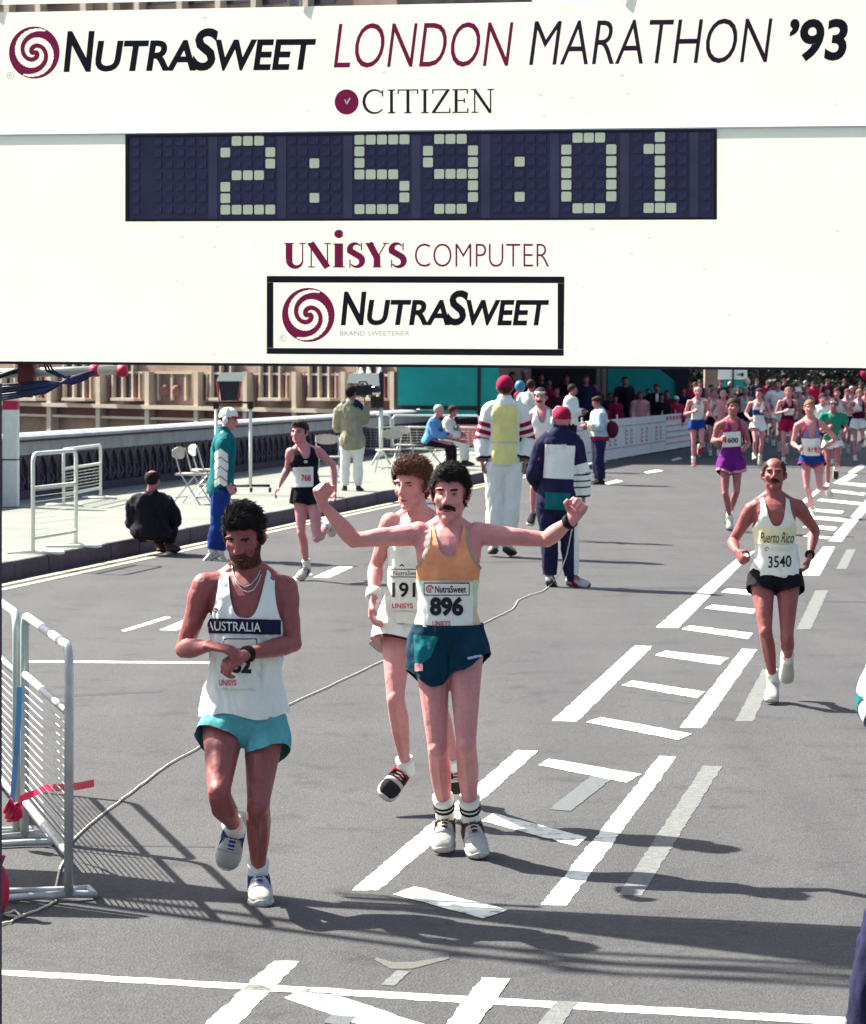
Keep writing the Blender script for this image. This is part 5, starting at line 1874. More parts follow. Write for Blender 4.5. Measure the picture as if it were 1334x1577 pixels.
# ------------------------------------------------------------------ pavement furniture
SEATM = mat('chair_white_plastic', (0.46, 0.41, 0.35), 0.6, 0.1, 9)
def chair(p, rot, label, group=None):
    t = thing('folding_chair', label, 'chair', p, group)
    R = Matrix.Rotation(rot, 3, 'Z')
    def Q(x, y, z): return Vector(p) + R @ Vector((x, y, z))
    ax = (R @ Vector((1, 0, 0)), R @ Vector((0, 1, 0)), Vector((0, 0, 1)))
    mb = MB(); mb.box(Q(0, 0, .44), (.40, .38, .03), ax); mb.build('seat', SEATM, t)
    vs = []
    mb = MB()
    for i in range(7):
        u = -1 + 2 * i / 6
        vs.append((u * .21, .22 - .03 * (1 - u * u)))
    for i in range(6):
        (x0, y0), (x1, y1) = vs[i], vs[i + 1]
        cut0, cut1 = .05 * abs(-1 + 2 * i / 6) ** 3, .05 * abs(-1 + 2 * (i + 1) / 6) ** 3
        mb.prism([Q(x0, y0, .66 + cut0), Q(x1, y1, .66 + cut1), Q(x1, y1, .84 - cut1), Q(x0, y0, .84 - cut0)], R @ Vector((0, .015, 0)))
    mb.build('backrest', SEATM, t)
    for sx in (-.2, .2):
        mb = MB(); mb.tube([Q(sx, -.22, .0), Q(sx, .1, .46), Q(sx, .21, .82)], .012, 6); mb.build('leg', GREY, t)
        mb = MB(); mb.tube([Q(sx * .9, .24, .0), Q(sx * .9, -.14, .44)], .012, 6); mb.build('leg', GREY, t)
    for yy, zz in ((-.15, .10), (.17, .10)):
        mb = MB(); mb.tube([Q(-.2, yy, zz), Q(.2, yy, zz)], .009, 6); mb.build('stretcher', GREY, t)
    return t
chair(gp(296, 776, PZ), math.radians(70), 'white folding chair beside the man in red and white cap')
chair(gp(318, 768, PZ), math.radians(110), 'white folding chair half hidden behind the man in red and white cap')
chair(gp(506, 742, PZ), math.radians(10), 'white folding chair between the runner in black and the cameraman')
chair(gp(598, 728, PZ), math.radians(200), 'white folding chair right of the cameraman')
chair(gp(622, 718, PZ), math.radians(160), 'white folding chair next to the seated man in blue', None)
chair(gp(668, 722, PZ), math.radians(-90), 'white folding chair under the seated man in blue shirt')
chair(gp(690, 717, PZ), math.radians(-80), 'white folding chair under the seated person in white shirt')

MONW = mat('monitor_white', (0.70, 0.72, 0.64), 0.5, 0.05, 6)
SCREEN = mat('monitor_dark_glass', (0.012, 0.010, 0.022), 0.15, 0.3, 4, spec=.5)
def monitor(pxc, pyt, pyb, d, lab, poles, ybase):
    k = d / FPX
    b = at(pxc, ybase, d); b.z = PZ
    t = thing('monitor_stand', lab, 'monitor', b)
    def q(x, y, dd=0.0): return at(x, y, d + dd)
    w = 21
    hood = MB()
    hood.prism([q(pxc - w, pyt + 14, -.25), q(pxc - w + 6, pyt + 1, -.25), q(pxc + w + 2, pyt, -.25), q(pxc + w - 4, pyt + 14, -.25)], (0, .5, 0))
    hood.build('hood', MONW, t)
    mb = MB(); mb.prism([q(pxc - w + 4, pyt + 14.2, -.16), q(pxc + w - 6, pyt + 14.2, -.16), q(pxc + w - 9, pyb, -.16), q(pxc - w + 7, pyb, -.16)], (0, .4, 0)); mb.build('screen', SCREEN, t)
    for xa, xb in ((pxc - w + 1, pxc - w + 5), (pxc + w - 4, pxc + w - 8)):
        mb = MB(); mb.tube([q(xa, pyt + 15, -.2), q(xb, pyb + 2, -.2)], .012, 6); mb.build('side_rim', REDP, t)
    yb = pyb + 3
    mb = MB(); mb.tube([q(pxc - 38, yb), q(pxc + 37, yb)], .016, 8); mb.build('crossbar', DARKP, t)
    for x in poles:
        mb = MB(); mb.box(q(x, yb + 5), (.09, .07, .10)); mb.build('bracket', DARKP, t)
        mb = MB(); mb.tube([q(x, yb + 3), q(x, ybase - 8)], .026, 8); mb.build('pole', WHITE_M, t, True)
        mb = MB(); mb.tube([q(x - 27, ybase - 10), q(x + 30, ybase - 10)], .022, 8); mb.build('base_bar', DARKP, t, True)
        for xx in (x + 1, x + 30):
            c = q(xx, ybase - 3.5)
            mb = MB(); mb.tube([c - Vector((.02, 0, 0)), c + Vector((.02, 0, 0))], .038, 12, ref=Vector((0, 0, 1))); mb.build('castor', DARKP, t)
monitor(354, 573, 617, 44.5, 'white hooded monitor with red rims on a wheeled stand', (333, 386), 758)
tl = at(566, 600, 56); tl.z = PZ
t2 = thing('broadcast_light', 'white boxy broadcast light with black side behind the cameraman', 'light', tl)
def qq(x, y, dd=0.0): return at(x, y, 56 + dd)
mb = MB(); mb.prism([qq(534, 590, -.2), qq(538, 575, -.2), qq(583, 575, -.2), qq(586, 607, -.2), qq(566, 609, -.2), qq(560, 590, -.2)], (0, .45, 0)); mb.build('housing', MONW, t2)
mb = MB(); mb.prism([qq(584, 574, -.1), qq(591, 572, -.1), qq(591, 628, -.1), qq(572, 628, -.1), qq(570, 611, -.1), qq(585, 611, -.1)], (0, .4, 0)); mb.build('mount', DARKP, t2)
for x in (556, 568, 586):
    mb = MB(); mb.tube([qq(x, 566), qq(x, 574.5)], [.02, .055], 8); mb.build('lamp_tip', MONW, t2, True)
mb = MB(); mb.tube([qq(587, 626), qq(587, 703)], .04, 8); mb.build('pole', WHITE_M, t2, True)
for x in (572, 602):
    mb = MB(); mb.tube([qq(587, 690), qq(x, 716)], .022, 6); mb.build('tripod_leg', WHITE_M, t2, True)
# balloons over the crowd
for x, y, d, r, mt, lab in ((1150, 588, 84, .115, mat('balloon_cream', (.70, .66, .50), .35, .05), 'cream balloon held up beside the direction sign'), (1335, 574, 70, .17, mat('balloon_red', (.45, .02, .07), .3, .05), 'round red balloon at the right end of the crowd'), (801, 595, 60, .12, mat('balloon_blue', (.03, .17, .30), .35, .05), 'small blue balloon behind the man in yellow vest')):
    c = at(x, y, d)
    mb = MB(); mb.ball(c, (r * .95, r * .95, r * 1.08), nu=16, nv=12); mb.tube([c - Vector((0, 0, r * 1.05)), c - Vector((0, 0, r * 1.2))], [.015, .03], 8)
    bo = mb.build('balloon', mt, None, True)
    sm = MB(); sm.tube([c - Vector((0, 0, r * 1.2)), c - Vector((.03, 0, r * 3.5))], .006, 5); so = sm.build('string', DARKP)
    so.parent = bo
    tag(bo, lab, 'balloon')
# ------------------------------------------------------------------ cloth colours
C_WHITE = cloth('white', (.72, .74, .69), .05)
C_OFFW = cloth('offwhite', (.62, .64, .58), .05)
C_GREYW = cloth('greywhite', (.50, .52, .50), .05)
C_ORANGE = cloth('orange', (.72, .30, .16), .16)
C_PEACH = cloth('peach', (.72, .50, .32), .12)
C_MINT = cloth('mint', (.50, .62, .46), .1)
C_TRIM = cloth('sage_trim', (.26, .30, .24), .1)
C_PETROL = cloth('petrol', (.004, .030, .055), .25)
C_PETROL2 = cloth('petrol_light', (.008, .13, .15), .2)
C_AQUA = cloth('aqua', (.10, .34, .36), .2)
C_NAVY = cloth('navy', (.016, .016, .050), .25)
C_BLACK = cloth('black', (.010, .008, .014), .3)
C_BLUE = cloth('blue', (.012, .04, .20), .2)
C_SKYB = cloth('sky_blue', (.10, .24, .48), .15)
C_PALEB = cloth('pale_blue', (.36, .46, .56), .15)
C_RED = cloth('red', (.40, .012, .05), .15)
C_CRIM = cloth('crimson', (.26, .008, .05), .15)
C_MAROON = cloth('maroon', (.07, .008, .025), .2)
C_PURPLE = cloth('purple', (.13, .012, .17), .25)
C_MAG = cloth('magenta', (.30, .022, .12), .25)
C_YEL = cloth('yellow', (.70, .66, .26), .06)
C_PALEY = cloth('pale_yellow', (.72, .70, .46), .08)
C_TEAL = cloth('teal', (.006, .12, .13), .2)
C_GREEN = cloth('green', (.02, .20, .12), .15)
C_BEIGE = cloth('beige', (.27, .25, .18), .2)
C_PINK = cloth('pink', (.55, .25, .26), .2)
C_BIB = mat('bib_paper', (.74, .76, .71), .6, .03, 6)
RED_INK = mat('bib_red_ink', (.50, .05, .08), .6, .1)
R0 = (0, -1, 0)
def yaw(a):
    a = math.radians(a)
    return (math.sin(a), -math.cos(a), 0)

def necklace(P):
    CH = mat('silver_chain', (.6, .58, .55), .3, .1, 30, metal=.6)
    bv = P.bvh
    for px_pts in ([(357, 872), (361, 888), (368, 899), (377, 904), (387, 900), (396, 889), (403, 874)], [(358, 880), (364, 898), (373, 909), (382, 912), (391, 908), (399, 894), (404, 880)]):
        pts = []
        for i in range(len(px_pts) - 1):
            for k in range(4):
                x = px_pts[i][0] + (px_pts[i + 1][0] - px_pts[i][0]) * k / 4
                y = px_pts[i][1] + (px_pts[i + 1][1] - px_pts[i][1]) * k / 4
                r = ray(x, y).normalized()
                h = bv.ray_cast(CAM, r, 50)
                if h[0]: pts.append(h[0] - r * .003)
        if len(pts) > 3:
            mb = MB(); mb.tube(pts, .0022, 6)
            mb.build('chain', CH, P.root, True)

def wristband(P):
    a, b = P.J['wr'], P.J['er']
    d = (a - b).normalized()
    q = a - d * .03
    mb = MB(); mb.tube([q - d * .026, q - d * .022, q + d * .022, q + d * .026], [.032, .038, .038, .032], 16)
    mb.build('wristband', C_WHITE, P.root, True)
def shoulder_bag(P):
    p = P.J['sl'].lerp(P.J['sr'], .5) + Vector((.02, -.05, .03))
    mb = MB(); mb.ball(p, (.19, .10, .14), nu=16, nv=10)
    V, F = remesh(mb, .02, 1)
    V = wrinkle(V, vnormals(V, F), .03, 8)
    mesh_obj('hood', V, F.tolist(), C_NAVY, P.root, True)

# ---- runner 896, both fists raised
P = make_person('runner in orange vest with number 896 raising both fists', pj(12.48, dict(
    head=(693, 761), neck=(691, 818, .0), sr=(645, 822), sl=(735, 822), er=(545, 832, .0), wr=(499, 779, -.13), el=(842, 831, .0), wl=(880, 801, -.16),
    pr=(664, 985), pl=(716, 985), kr=(674, 1152, -.10), ar=(686, 1258, .16), tr=(683, 1307, .02), kl=(718, 1148, -.16), al=(725, 1262, .10), tl=(739, 1319, -.07))),
    S=1.04, build=.96, skin='fair', voxel=.0055, base=gp(705, 1325),
    head=dict(f=yaw(-9), pitch=2, size=.94, long=1.12, color='black', style='full', vol=.013, moustache=True, hairline=.056, temple=.010),
    hands=dict(r=dict(dir=(-.28, -.2, .9), n=(.75, -.6, .2), curl=1.0), l=dict(dir=(.5, -.15, .85), n=(-.5, -.85, .1), curl=1.0)), watch='l',
    outfit=[('singlet', C_ORANGE, dict(neck=.80, nw=.066, armt=.58, strap=.088, hem=.02, inf=(.007, .008), trim=C_TRIM, trimw=.009)),
            ('shorts', C_PETROL, dict(hem=.42, hem_r=.46, hem_l=.34, flare=.006, waist=.15, split=.20, inf=.020)),
            ('decal', C_PEACH, dict(on='singlet', name='vest_lower', box=(600, 893, 800, 1000), lift=.0025)),
            ('decal', C_MINT, dict(on='vest_lower', name='vest_side', box=(600, 893, 655, 935), lift=.002)),
            ('decal', C_MINT, dict(on='vest_lower', name='vest_side', box=(728, 893, 800, 935), lift=.002)),
            ('decal', C_BIB, dict(on='singlet', name='bib', box=(651, 895, 726, 966), lift=.010, slope=.02)),
            ('decal', INK_K, dict(on='bib', name='bib_frame', box=(653, 897, 723, 917), lift=.002)),
            ('decal', C_BIB, dict(on='bib', name='bib_panel', box=(654.6, 898.6, 721.4, 915.4), lift=.0035)),
            ('print', INK_K, dict(on='bib', text='896', box=(662, 919, 714, 949), bold=.05, lift=.004)),
            ('print', INK_P, dict(on='bib', text='NutraSweet', box=(670, 902, 718, 913), bold=.02, lift=.006)),
            ('print', RED_INK, dict(on='bib', strokes=[(arc(0, 0, 1, 1, 0, 300, 14), .45), (arc(0, 0, .4, .4, 120, 420, 10), .3)], box=(656, 901, 668, 913), lift=.006)),
            ('print', RED_INK, dict(on='bib', text='UNISYS', box=(666, 956, 694, 964), bold=.02, lift=.004)),
            ('decal', C_PETROL2, dict(on='shorts', name='panel', box=(0, 0, 0, 0), poly=[(638, 978), (676, 980), (664, 1012), (640, 1030)], lift=.004)),
            ('decal', C_PINK, dict(on='shorts', name='badge', box=(640, 1022, 652, 1034), lift=.006)),
            ('decal', C_PALEB, dict(on='shorts', name='stripe', box=(720, 1010, 742, 1014), lift=.006, slope=-.2)),
            ],
    shoes=dict(upper='white', sole='white', accent='brown', sock='white', sockh=.30, rings=(.14, .20)))

# ---- runner at the left, stopping his watch
P = make_person('bearded runner in white vest and aqua shorts stopping his watch', pj(11.38, dict(
    head=(375, 824, -.04), neck=(382, 888, .02), sr=(316, 903), sl=(438, 906), er=(283, 1000, .02), wr=(322, 995, -.22), el=(452, 991, -.02), wl=(378, 1008, -.24),
    pr=(345, 1112), pl=(408, 1112), kr=(337, 1222, -.28), ar=(362, 1276, .10), tr=(348, 1338, .16), kl=(398, 1238, -.20), al=(398, 1345, .08), tl=(403, 1390, -.09))),
    S=1.03, build=1.0, skin='tan', voxel=.0055, base=gp(400, 1398),
    head=dict(f=yaw(-13), pitch=24, size=.95, long=1.10, color='black', style='full', vol=.008, beard=True, hairline=.062, temple=.008, squint=True),
    hands=dict(r=dict(dir=(.92, -.25, -.1), n=(0, .15, -1), curl=.32), l=dict(dir=(-.88, -.1, -.5), n=(-.1, .5, -.8), curl=.6)), watch='l',
    outfit=[('singlet', C_WHITE, dict(neck=.73, nw=.080, nexp=3.4, armt=.58, strap=.118, hem=.055, inf=(.032, .009), wr=.019)),
            ('shorts', C_AQUA, dict(hem=.42, hem_r=.34, hem_l=.46, flare=.008, waist=.10, split=.14, inf=.012, wr=.009)),
            ('decal', C_NAVY, dict(on='singlet', name='chest_band', box=(310, 953, 432, 976), lift=.004, slope=.02)),
            ('print', C_WHITE, dict(on='chest_band', text='AUSTRALIA', box=(318, 957.5, 402, 972), bold=.01, lift=.004, slope=.03)),
            ('decal', C_BIB, dict(on='singlet', name='bib', box=(335, 980, 400, 1060), lift=.012, slope=.02)),
            ('decal', INK_K, dict(on='bib', name='bib_frame', box=(345, 983, 396, 1000), lift=.002)),
            ('decal', C_BIB, dict(on='bib', name='bib_panel', box=(346.6, 984.6, 394.4, 998.4), lift=.0035)),
            ('print', INK_K, dict(on='bib', text='52', box=(358, 1012, 387, 1037), bold=.05, lift=.005, slope=.03)),
            ('print', RED_INK, dict(on='bib', text='UNISYS', box=(337, 1047, 364, 1056), bold=.02, lift=.005)),
            ('print', INK_K, dict(on='singlet', strokes=[(arc(0, 0, 1, .5, 0, 360, 14), .35), ([(-.6, -.2), (.6, .2)], .3)], box=(326, 936, 336, 943), lift=.004)),
            ('extra', lambda P, hp: necklace(P)),
            ],
    shoes=dict(upper='white', sole='white', accent='blue', sock='white', sockh=.16))

# ---- runner in white behind 896
P = make_person('brown-haired runner in white vest with black shoes behind runner 896', pj(13.6, dict(
    head=(634, 746), neck=(646, 800, .02), sr=(602, 806, -.03), sl=(692, 812, .05), er=(579, 873, .04), wr=(575, 922, -.10), el=(690, 880, .08), wl=(672, 925, .05),
    pr=(612, 962), pl=(660, 962), kr=(609, 1076, -.16), ar=(625, 1182, .10), tr=(592, 1226, .02), kl=(668, 1080, .0), al=(702, 1176, .34), tl=(706, 1222, .40))),
    S=1.03, build=.94, skin='fair', voxel=.0065, base=gp(640, 1262),
    head=dict(f=yaw(-30), pitch=8, size=.97, long=1.06, color='brown', style='quiff', vol=.016, hairline=.056, squint=True),
    hands=dict(r=dict(dir=(-.1, -.15, -1), n=(.9, -.2, 0), curl=.4), l=dict(dir=(-.7, -.4, -.3), n=(0, .3, -1), curl=.5)),
    outfit=[('singlet', C_WHITE, dict(neck=.86, nw=.070, armt=.60, strap=.125, hem=.0, inf=(.03, .010))),
            ('shorts', C_WHITE, dict(hem=.26, flare=.025, waist=.22, split=.06, trim=C_MAROON, trimw=.016)),
            ('decal', C_BIB, dict(on='singlet', name='bib', box=(600, 872, 660, 940), lift=.010)),
            ('decal', INK_K, dict(on='bib', name='bib_frame', box=(602, 876, 658, 889), lift=.002)),
            ('decal', C_BIB, dict(on='bib', name='bib_panel', box=(603.4, 877.4, 656.6, 887.6), lift=.0035)),
            ('print', INK_K, dict(on='bib', text='191', box=(604, 897, 640, 920), bold=.02, lift=.004)),
            ('print', RED_INK, dict(on='bib', text='UNISYS', box=(604, 929, 636, 937), bold=.02, lift=.004)),
            ('print', INK_P, dict(on='bib', text='NutraSweet', box=(606, 879, 650, 886), lift=.006)),
            ('print', INK_K, dict(on='singlet', strokes=[([(0, 0), (.5, .5), (1, 0)], .3)], box=(615, 868, 623, 873), lift=.004)),
            ('extra', lambda P, hp: wristband(P)),
            ],
    shoes=dict(upper='black', sole='white', accent='red', sock='white', sockh=.12))

# ---- runner 3540
P = make_person('balding runner in white vest with number 3540 and black shorts', pj(18.4, dict(
    head=(1192, 731), neck=(1192, 771), sr=(1158, 785), sl=(1229, 781), er=(1128, 835, .10), wr=(1135, 850, -.12), el=(1255, 815, .18), wl=(1247, 856, .0),
    pr=(1174, 888), pl=(1214, 888), kr=(1179, 973, -.18), ar=(1191, 1048, .06), tr=(1188, 1079, -.10), kl=(1212, 978, -.20), al=(1214, 1014, .16), tl=(1212, 1052, .20))),
    S=.97, build=1.0, skin='tan', voxel=.0075, base=gp(1190, 1086),
    head=dict(f=yaw(-6), pitch=-8, size=.98, color='dark', style='balding', vol=.008, moustache=True, open=True, squint=True),
    hands=dict(r=dict(dir=(.35, -.7, -.6), n=(.8, 0, -.3), curl=.75), l=dict(dir=(-.25, -.2, -1), n=(-.9, -.1, 0), curl=.45)), watch='l',
    outfit=[('singlet', C_WHITE, dict(neck=.68, nw=.078, armt=.58, strap=.105, hem=.02, inf=(.02, .009))),
            ('shorts', C_BLACK, dict(hem=.33, flare=.010, waist=.20, split=.12, inf=.016, wr=.007)),
            ('decal', C_PALEY, dict(on='singlet', name='chest_panel', box=(1155, 813, 1235, 838), lift=.003)),
            ('print', INK_P, dict(on='chest_panel', text='Puerto Rico', box=(1170, 820, 1223, 836), shear=.35, lift=.005)),
            ('decal', C_BIB, dict(on='singlet', name='bib', box=(1173, 838, 1227, 886), lift=.022, slope=-.02)),
            ('print', INK_K, dict(on='bib', text='3540', box=(1183, 856, 1219, 874), bold=.01, lift=.006, slope=-.05)),
            ('print', INK_G, dict(on='bib', text='NUTRASWEET', box=(1186, 843, 1222, 849), lift=.006)),
            ('print', RED_INK, dict(on='bib', strokes=[(arc(0, 0, 1, 1, 0, 300, 14), .5)], box=(1178, 842, 1184, 849), lift=.006)),
            ],
    shoes=dict(upper='white', sole='white', sock='white', sockh=.18))

# ---- runner in black on the left
P = make_person('runner in black vest and shorts with number 768 near the kerb', pj(28.7, dict(
    head=(461, 666), neck=(467, 692), sr=(448, 697, -.05), sl=(489, 695, .05), er=(443, 722, .06), wr=(430, 748, .0), el=(513, 715, .14), wl=(516, 757, .05),
    pr=(463, 757), pl=(483, 757), kr=(464, 820, -.06), ar=(473, 873, .06), tr=(460, 890, -.06), kl=(488, 830, -.16), al=(505, 808, .22), tl=(513, 826, .32))),
    S=.99, build=.98, skin='fair', voxel=.010, base=gp(470, 895),
    head=dict(f=yaw(-22), pitch=0, size=1.05, color='dark', style='full', vol=.011, hairline=.052),
    hands=dict(r=dict(dir=(-.5, -.4, -.8), curl=.3), l=dict(dir=(0, -.2, -1), curl=.5)),
    outfit=[('singlet', C_BLACK, dict(neck=.78, nw=.070, armt=.62, strap=.115, hem=.0, inf=(.014, .010))),
            ('shorts', C_BLACK, dict(hem=.22, flare=.012, waist=.2, split=.04, inf=.014)),
            ('decal', C_BIB, dict(on='singlet', name='bib', box=(452, 719, 482, 750), lift=.012, slope=-.03)),
            ('print', RED_INK, dict(on='bib', text='768', box=(464, 731, 479, 741), bold=.03, lift=.008)),
            ('print', INK_G, dict(on='bib', text='NUTRASWEET', box=(455, 723, 478, 727), lift=.008)),
            ('print', C_WHITE, dict(on='singlet', strokes=[(arc(0, 0, 1, .5, 0, 360, 12), .5)], box=(468, 709, 474, 713), lift=.006)),
            ],
    shoes=dict(upper='white', sole='white', accent='brown', sock='white', sockh=.2))

# ---- purple runner
def far_runner(label, px, py, S, ps, skin, head, outfit, shoes=None, face=0, vox=.014, z=0.0, hands=None):
    g = gp(px, py)
    fc = yaw(face)
    J = pose(ps, g + Vector((0, 0, z)), fc, S)
    hd_ = dict(f=fc); hd_.update(head)
    h = {'r': dict(curl=.8), 'l': dict(curl=.8)}
    return make_person(label, J, S=S, build=.96, skin=skin, voxel=vox, base=g, head=hd_, outfit=outfit, shoes=shoes or dict(upper='white', sole='white', sock='white', sockh=.12), hands=h)
def bibbox(x0, y0, x1, y1, txt=None, ink=INK_K):
    r = [('decal', C_BIB, dict(on='singlet', name='bib', box=(x0, y0, x1, y1), lift=.014))]
    if txt: r.append(('print', ink, dict(on='bib', text=txt, box=(x0 + .2 * (x1 - x0), y0 + .4 * (y1 - y0), x1 - .15 * (x1 - x0), y0 + .78 * (y1 - y0)), bold=.02, lift=.010)))
    return r
P = make_person('runner in purple vest and shiny purple shorts', pj(38.0, dict(
    head=(1129, 627), neck=(1128, 648), sr=(1107, 656, -.05), sl=(1145, 655, .05), er=(1098, 680, .02), wr=(1110, 677, -.24), el=(1153, 682, .08), wl=(1148, 690, -.16),
    pr=(1117, 708), pl=(1135, 708), kr=(1117, 760, -.12), ar=(1125, 800, .10), tr=(1124, 816, -.04), kl=(1135, 757, -.10), al=(1124, 790, .28), tl=(1122, 808, .34))),
    S=1.02, build=.95, skin='mid', voxel=.012, base=gp(1125, 818),
    head=dict(f=yaw(3), color='dark', style='short', vol=.010, hairline=.058, pitch=-4),
    hands=dict(r=dict(curl=.9), l=dict(curl=.9)),
    outfit=[('singlet', C_MAG, dict(neck=.72, nw=.070, armt=.60, strap=.105, hem=.02)), ('shorts', C_PURPLE, dict(hem=.46, flare=.018, waist=.24, split=.12, inf=.018, trim=C_PINK, trimw=.03)),
            ('decal', C_PURPLE, dict(on='singlet', name='vest_lower', box=(1090, 690, 1165, 720), lift=.003)),
            ('decal', C_BIB, dict(on='singlet', name='bib', box=(1114, 665, 1140, 688), lift=.012, slope=-.06)),
            ('print', INK_K, dict(on='bib', text='1600', box=(1117, 674, 1137, 682), bold=.02, lift=.008))],
    shoes=dict(upper='white', sole='black', sock='white', sockh=.2))
# ---- runner in blue with red straps
P = make_person('runner in blue singlet with red straps and glossy blue shorts', pj(42.0, dict(
    head=(1247, 628), neck=(1247, 647), sr=(1228, 656, .0), sl=(1266, 654, .0), er=(1221, 683, .06), wr=(1230, 690, -.20), el=(1288, 676, .12), wl=(1266, 692, -.12),
    pr=(1241, 706), pl=(1260, 706), kr=(1243, 750, -.12), ar=(1252, 788, .06), tr=(1252, 800, -.10), kl=(1263, 752, -.16), al=(1276, 752, .22), tl=(1279, 768, .30))),
    S=1.0, build=.96, skin='fair', voxel=.012, base=gp(1252, 800),
    head=dict(f=yaw(-4), color='sandy', style='short', vol=.008, hairline=.052, temple=.01),
    hands=dict(r=dict(curl=.9), l=dict(curl=.9)),
    outfit=[('singlet', C_SKYB, dict(neck=.52, nw=.098, armt=.40, strap=.122, hem=.02, trim=C_RED, trimw=.026)), ('shorts', C_BLUE, dict(hem=.26, flare=.015, waist=.22, split=.12, trim=C_RED, trimw=.02)),
            ('decal', C_BIB, dict(on='singlet', name='bib', box=(1235, 675, 1262, 702), lift=.014)),
            ('print', RED_INK, dict(on='bib', text='819', box=(1244, 689, 1258, 696), bold=.02, lift=.010))],
    shoes=dict(upper='white', sole='white', sock='white', sockh=.15))
far_runner('bald runner in pale vest and dark blue shorts by the banner fence', 1073, 718, 1.05, 'runb', 'fair', dict(color='grey', style='balding'), [('singlet', C_OFFW, dict(neck=.84)), ('shorts', C_BLUE, dict(hem=.34))], dict(upper='red', sole='white', sock='white', sockh=.3), vox=.015)
far_runner('runner in white vest with dark blue chest stripe and white shorts', 1167, 718, 1.03, 'runa', 'fair', dict(color='brown', style='full', f=yaw(-30)), [('singlet', C_WHITE, dict(neck=.80)), ('shorts', C_WHITE, dict(hem=.32)), ('decal', C_BLUE, dict(on='singlet', name='chest_stripe', box=(1160, 631, 1180, 639), lift=.006))], vox=.015)
far_runner('tall runner in white T-shirt and white shorts', 1196, 702, 1.10, 'runa', 'fair', dict(color='dark', style='short'), [('shirt', C_WHITE, dict(sleeve=.6, hem=-.1, inf=.02)), ('shorts', C_WHITE, dict(hem=.40))], dict(upper='white', sole='black', sock='white', sockh=.25), vox=.016, z=.06)
far_runner('runner in maroon vest and crimson shorts', 1211, 716, 1.05, 'runb', 'fair', dict(color='sandy', style='short', vol=.006), [('singlet', C_MAROON, dict(neck=.76)), ('shorts', C_CRIM, dict(hem=.44))] + [('decal', C_BIB, dict(on='singlet', name='bib', box=(1208, 629, 1224, 639), lift=.014))], dict(upper='white', sole='black', sock='white', sockh=.2), face=8, vox=.015)
far_runner('runner in green shirt with white headband and dark glasses', 1281, 758, .985, 'runb', 'mid', dict(color='dark', style='short', glasses=True), [('shirt', C_GREEN, dict(sleeve=.5, hem=.1, inf=.016)), ('headband', C_WHITE, dict(z=.045, h=.045)), ('shorts', C_WHITE, dict(hem=.30, waist=.3))], dict(upper='black', sole='white', sock='white', sockh=.2), face=-5, vox=.013)
far_runner('runner in white shirt behind the runner in the green shirt', 1264, 728, .99, 'runa', 'fair', dict(color='dark', style='short'), [('shirt', C_WHITE, dict(sleeve=.5, hem=-.05)), ('shorts', C_NAVY, dict(hem=.36))], face=6, vox=.017)
far_runner('dark-haired runner in grey-white vest behind the runner in the green shirt', 1287, 716, 1.04, 'runb', 'fair', dict(color='dark', style='short'), [('singlet', C_GREYW, dict(neck=.82)), ('shorts', C_NAVY, dict(hem=.36))], face=-6, vox=.017)
far_runner('runner in dark maroon vest with white bib and white shorts', 1321, 710, 1.02, 'runb', 'fair', dict(color='sandy', style='short'), [('singlet', C_MAROON, dict(neck=.78)), ('shorts', C_WHITE, dict(hem=.42, flare=.03)), ('decal', C_BIB, dict(on='singlet', name='bib', box=(1311, 617, 1327, 633), lift=.014))], face=4, vox=.015)
far_runner('pale runner half hidden behind the purple runner', 1112, 712, 1.0, 'runa', 'fair', dict(color='grey', style='short', vol=.004), [('singlet', C_PINK, dict(neck=.8)), ('shorts', C_WHITE, dict(hem=.36))], vox=.017)
far_runner('runner in white singlet between the bald runner and the purple runner', 1098, 702, 1.0, 'runb', 'fair', dict(color='sandy', style='short'), [('singlet', C_WHITE, dict(neck=.8)), ('shorts', C_BLACK, dict(hem=.36))], vox=.018)
far_runner('grey-haired runner in white shirt beside the bald runner', 1088, 698, 1.0, 'runa', 'fair', dict(color='grey', style='short'), [('shirt', C_WHITE, dict(sleeve=.5, hem=-.05)), ('shorts', C_BLACK, dict(hem=.36))], vox=.018)
far_runner('runner under a white conical hat', 1228, 700, 1.0, 'runa', 'fair', dict(color='grey', style='short'), [('shirt', C_BEIGE, dict(sleeve=.6, hem=-.05)), ('shorts', C_NAVY, dict(hem=.5)), ('hat', C_WHITE)], vox=.018)

# ---- runner with headband behind the officials
P = make_person('moustached runner in white vest behind the two officials', pj(36.0, dict(
    head=(832, 612), neck=(834, 632, .0), sr=(819, 640), sl=(850, 638), er=(812, 664, .06), wr=(824, 680, -.14), el=(858, 664, .06), wl=(846, 684, -.12),
    pr=(827, 700), pl=(845, 700), kr=(822, 750, -.12), ar=(821, 790, .14), tr=(816, 808, .0), kl=(846, 752, -.02), al=(850, 800, .2), tl=(850, 815, .06))),
    S=1.02, build=.95, skin='fair', voxel=.012, base=gp(830, 830),
    head=dict(f=yaw(-8), color='dark', style='short', vol=.010, moustache=True, hairline=.060),
    hands=dict(r=dict(curl=.8), l=dict(curl=.8)),
    outfit=[('singlet', C_WHITE, dict(neck=.72, nw=.07, strap=.112, armt=.6, hem=.0)), ('shorts', C_WHITE, dict(hem=.36)), ('headband', C_WHITE, dict(z=.050, h=.028))],
    shoes=dict(upper='black', sole='white', sock='none'))

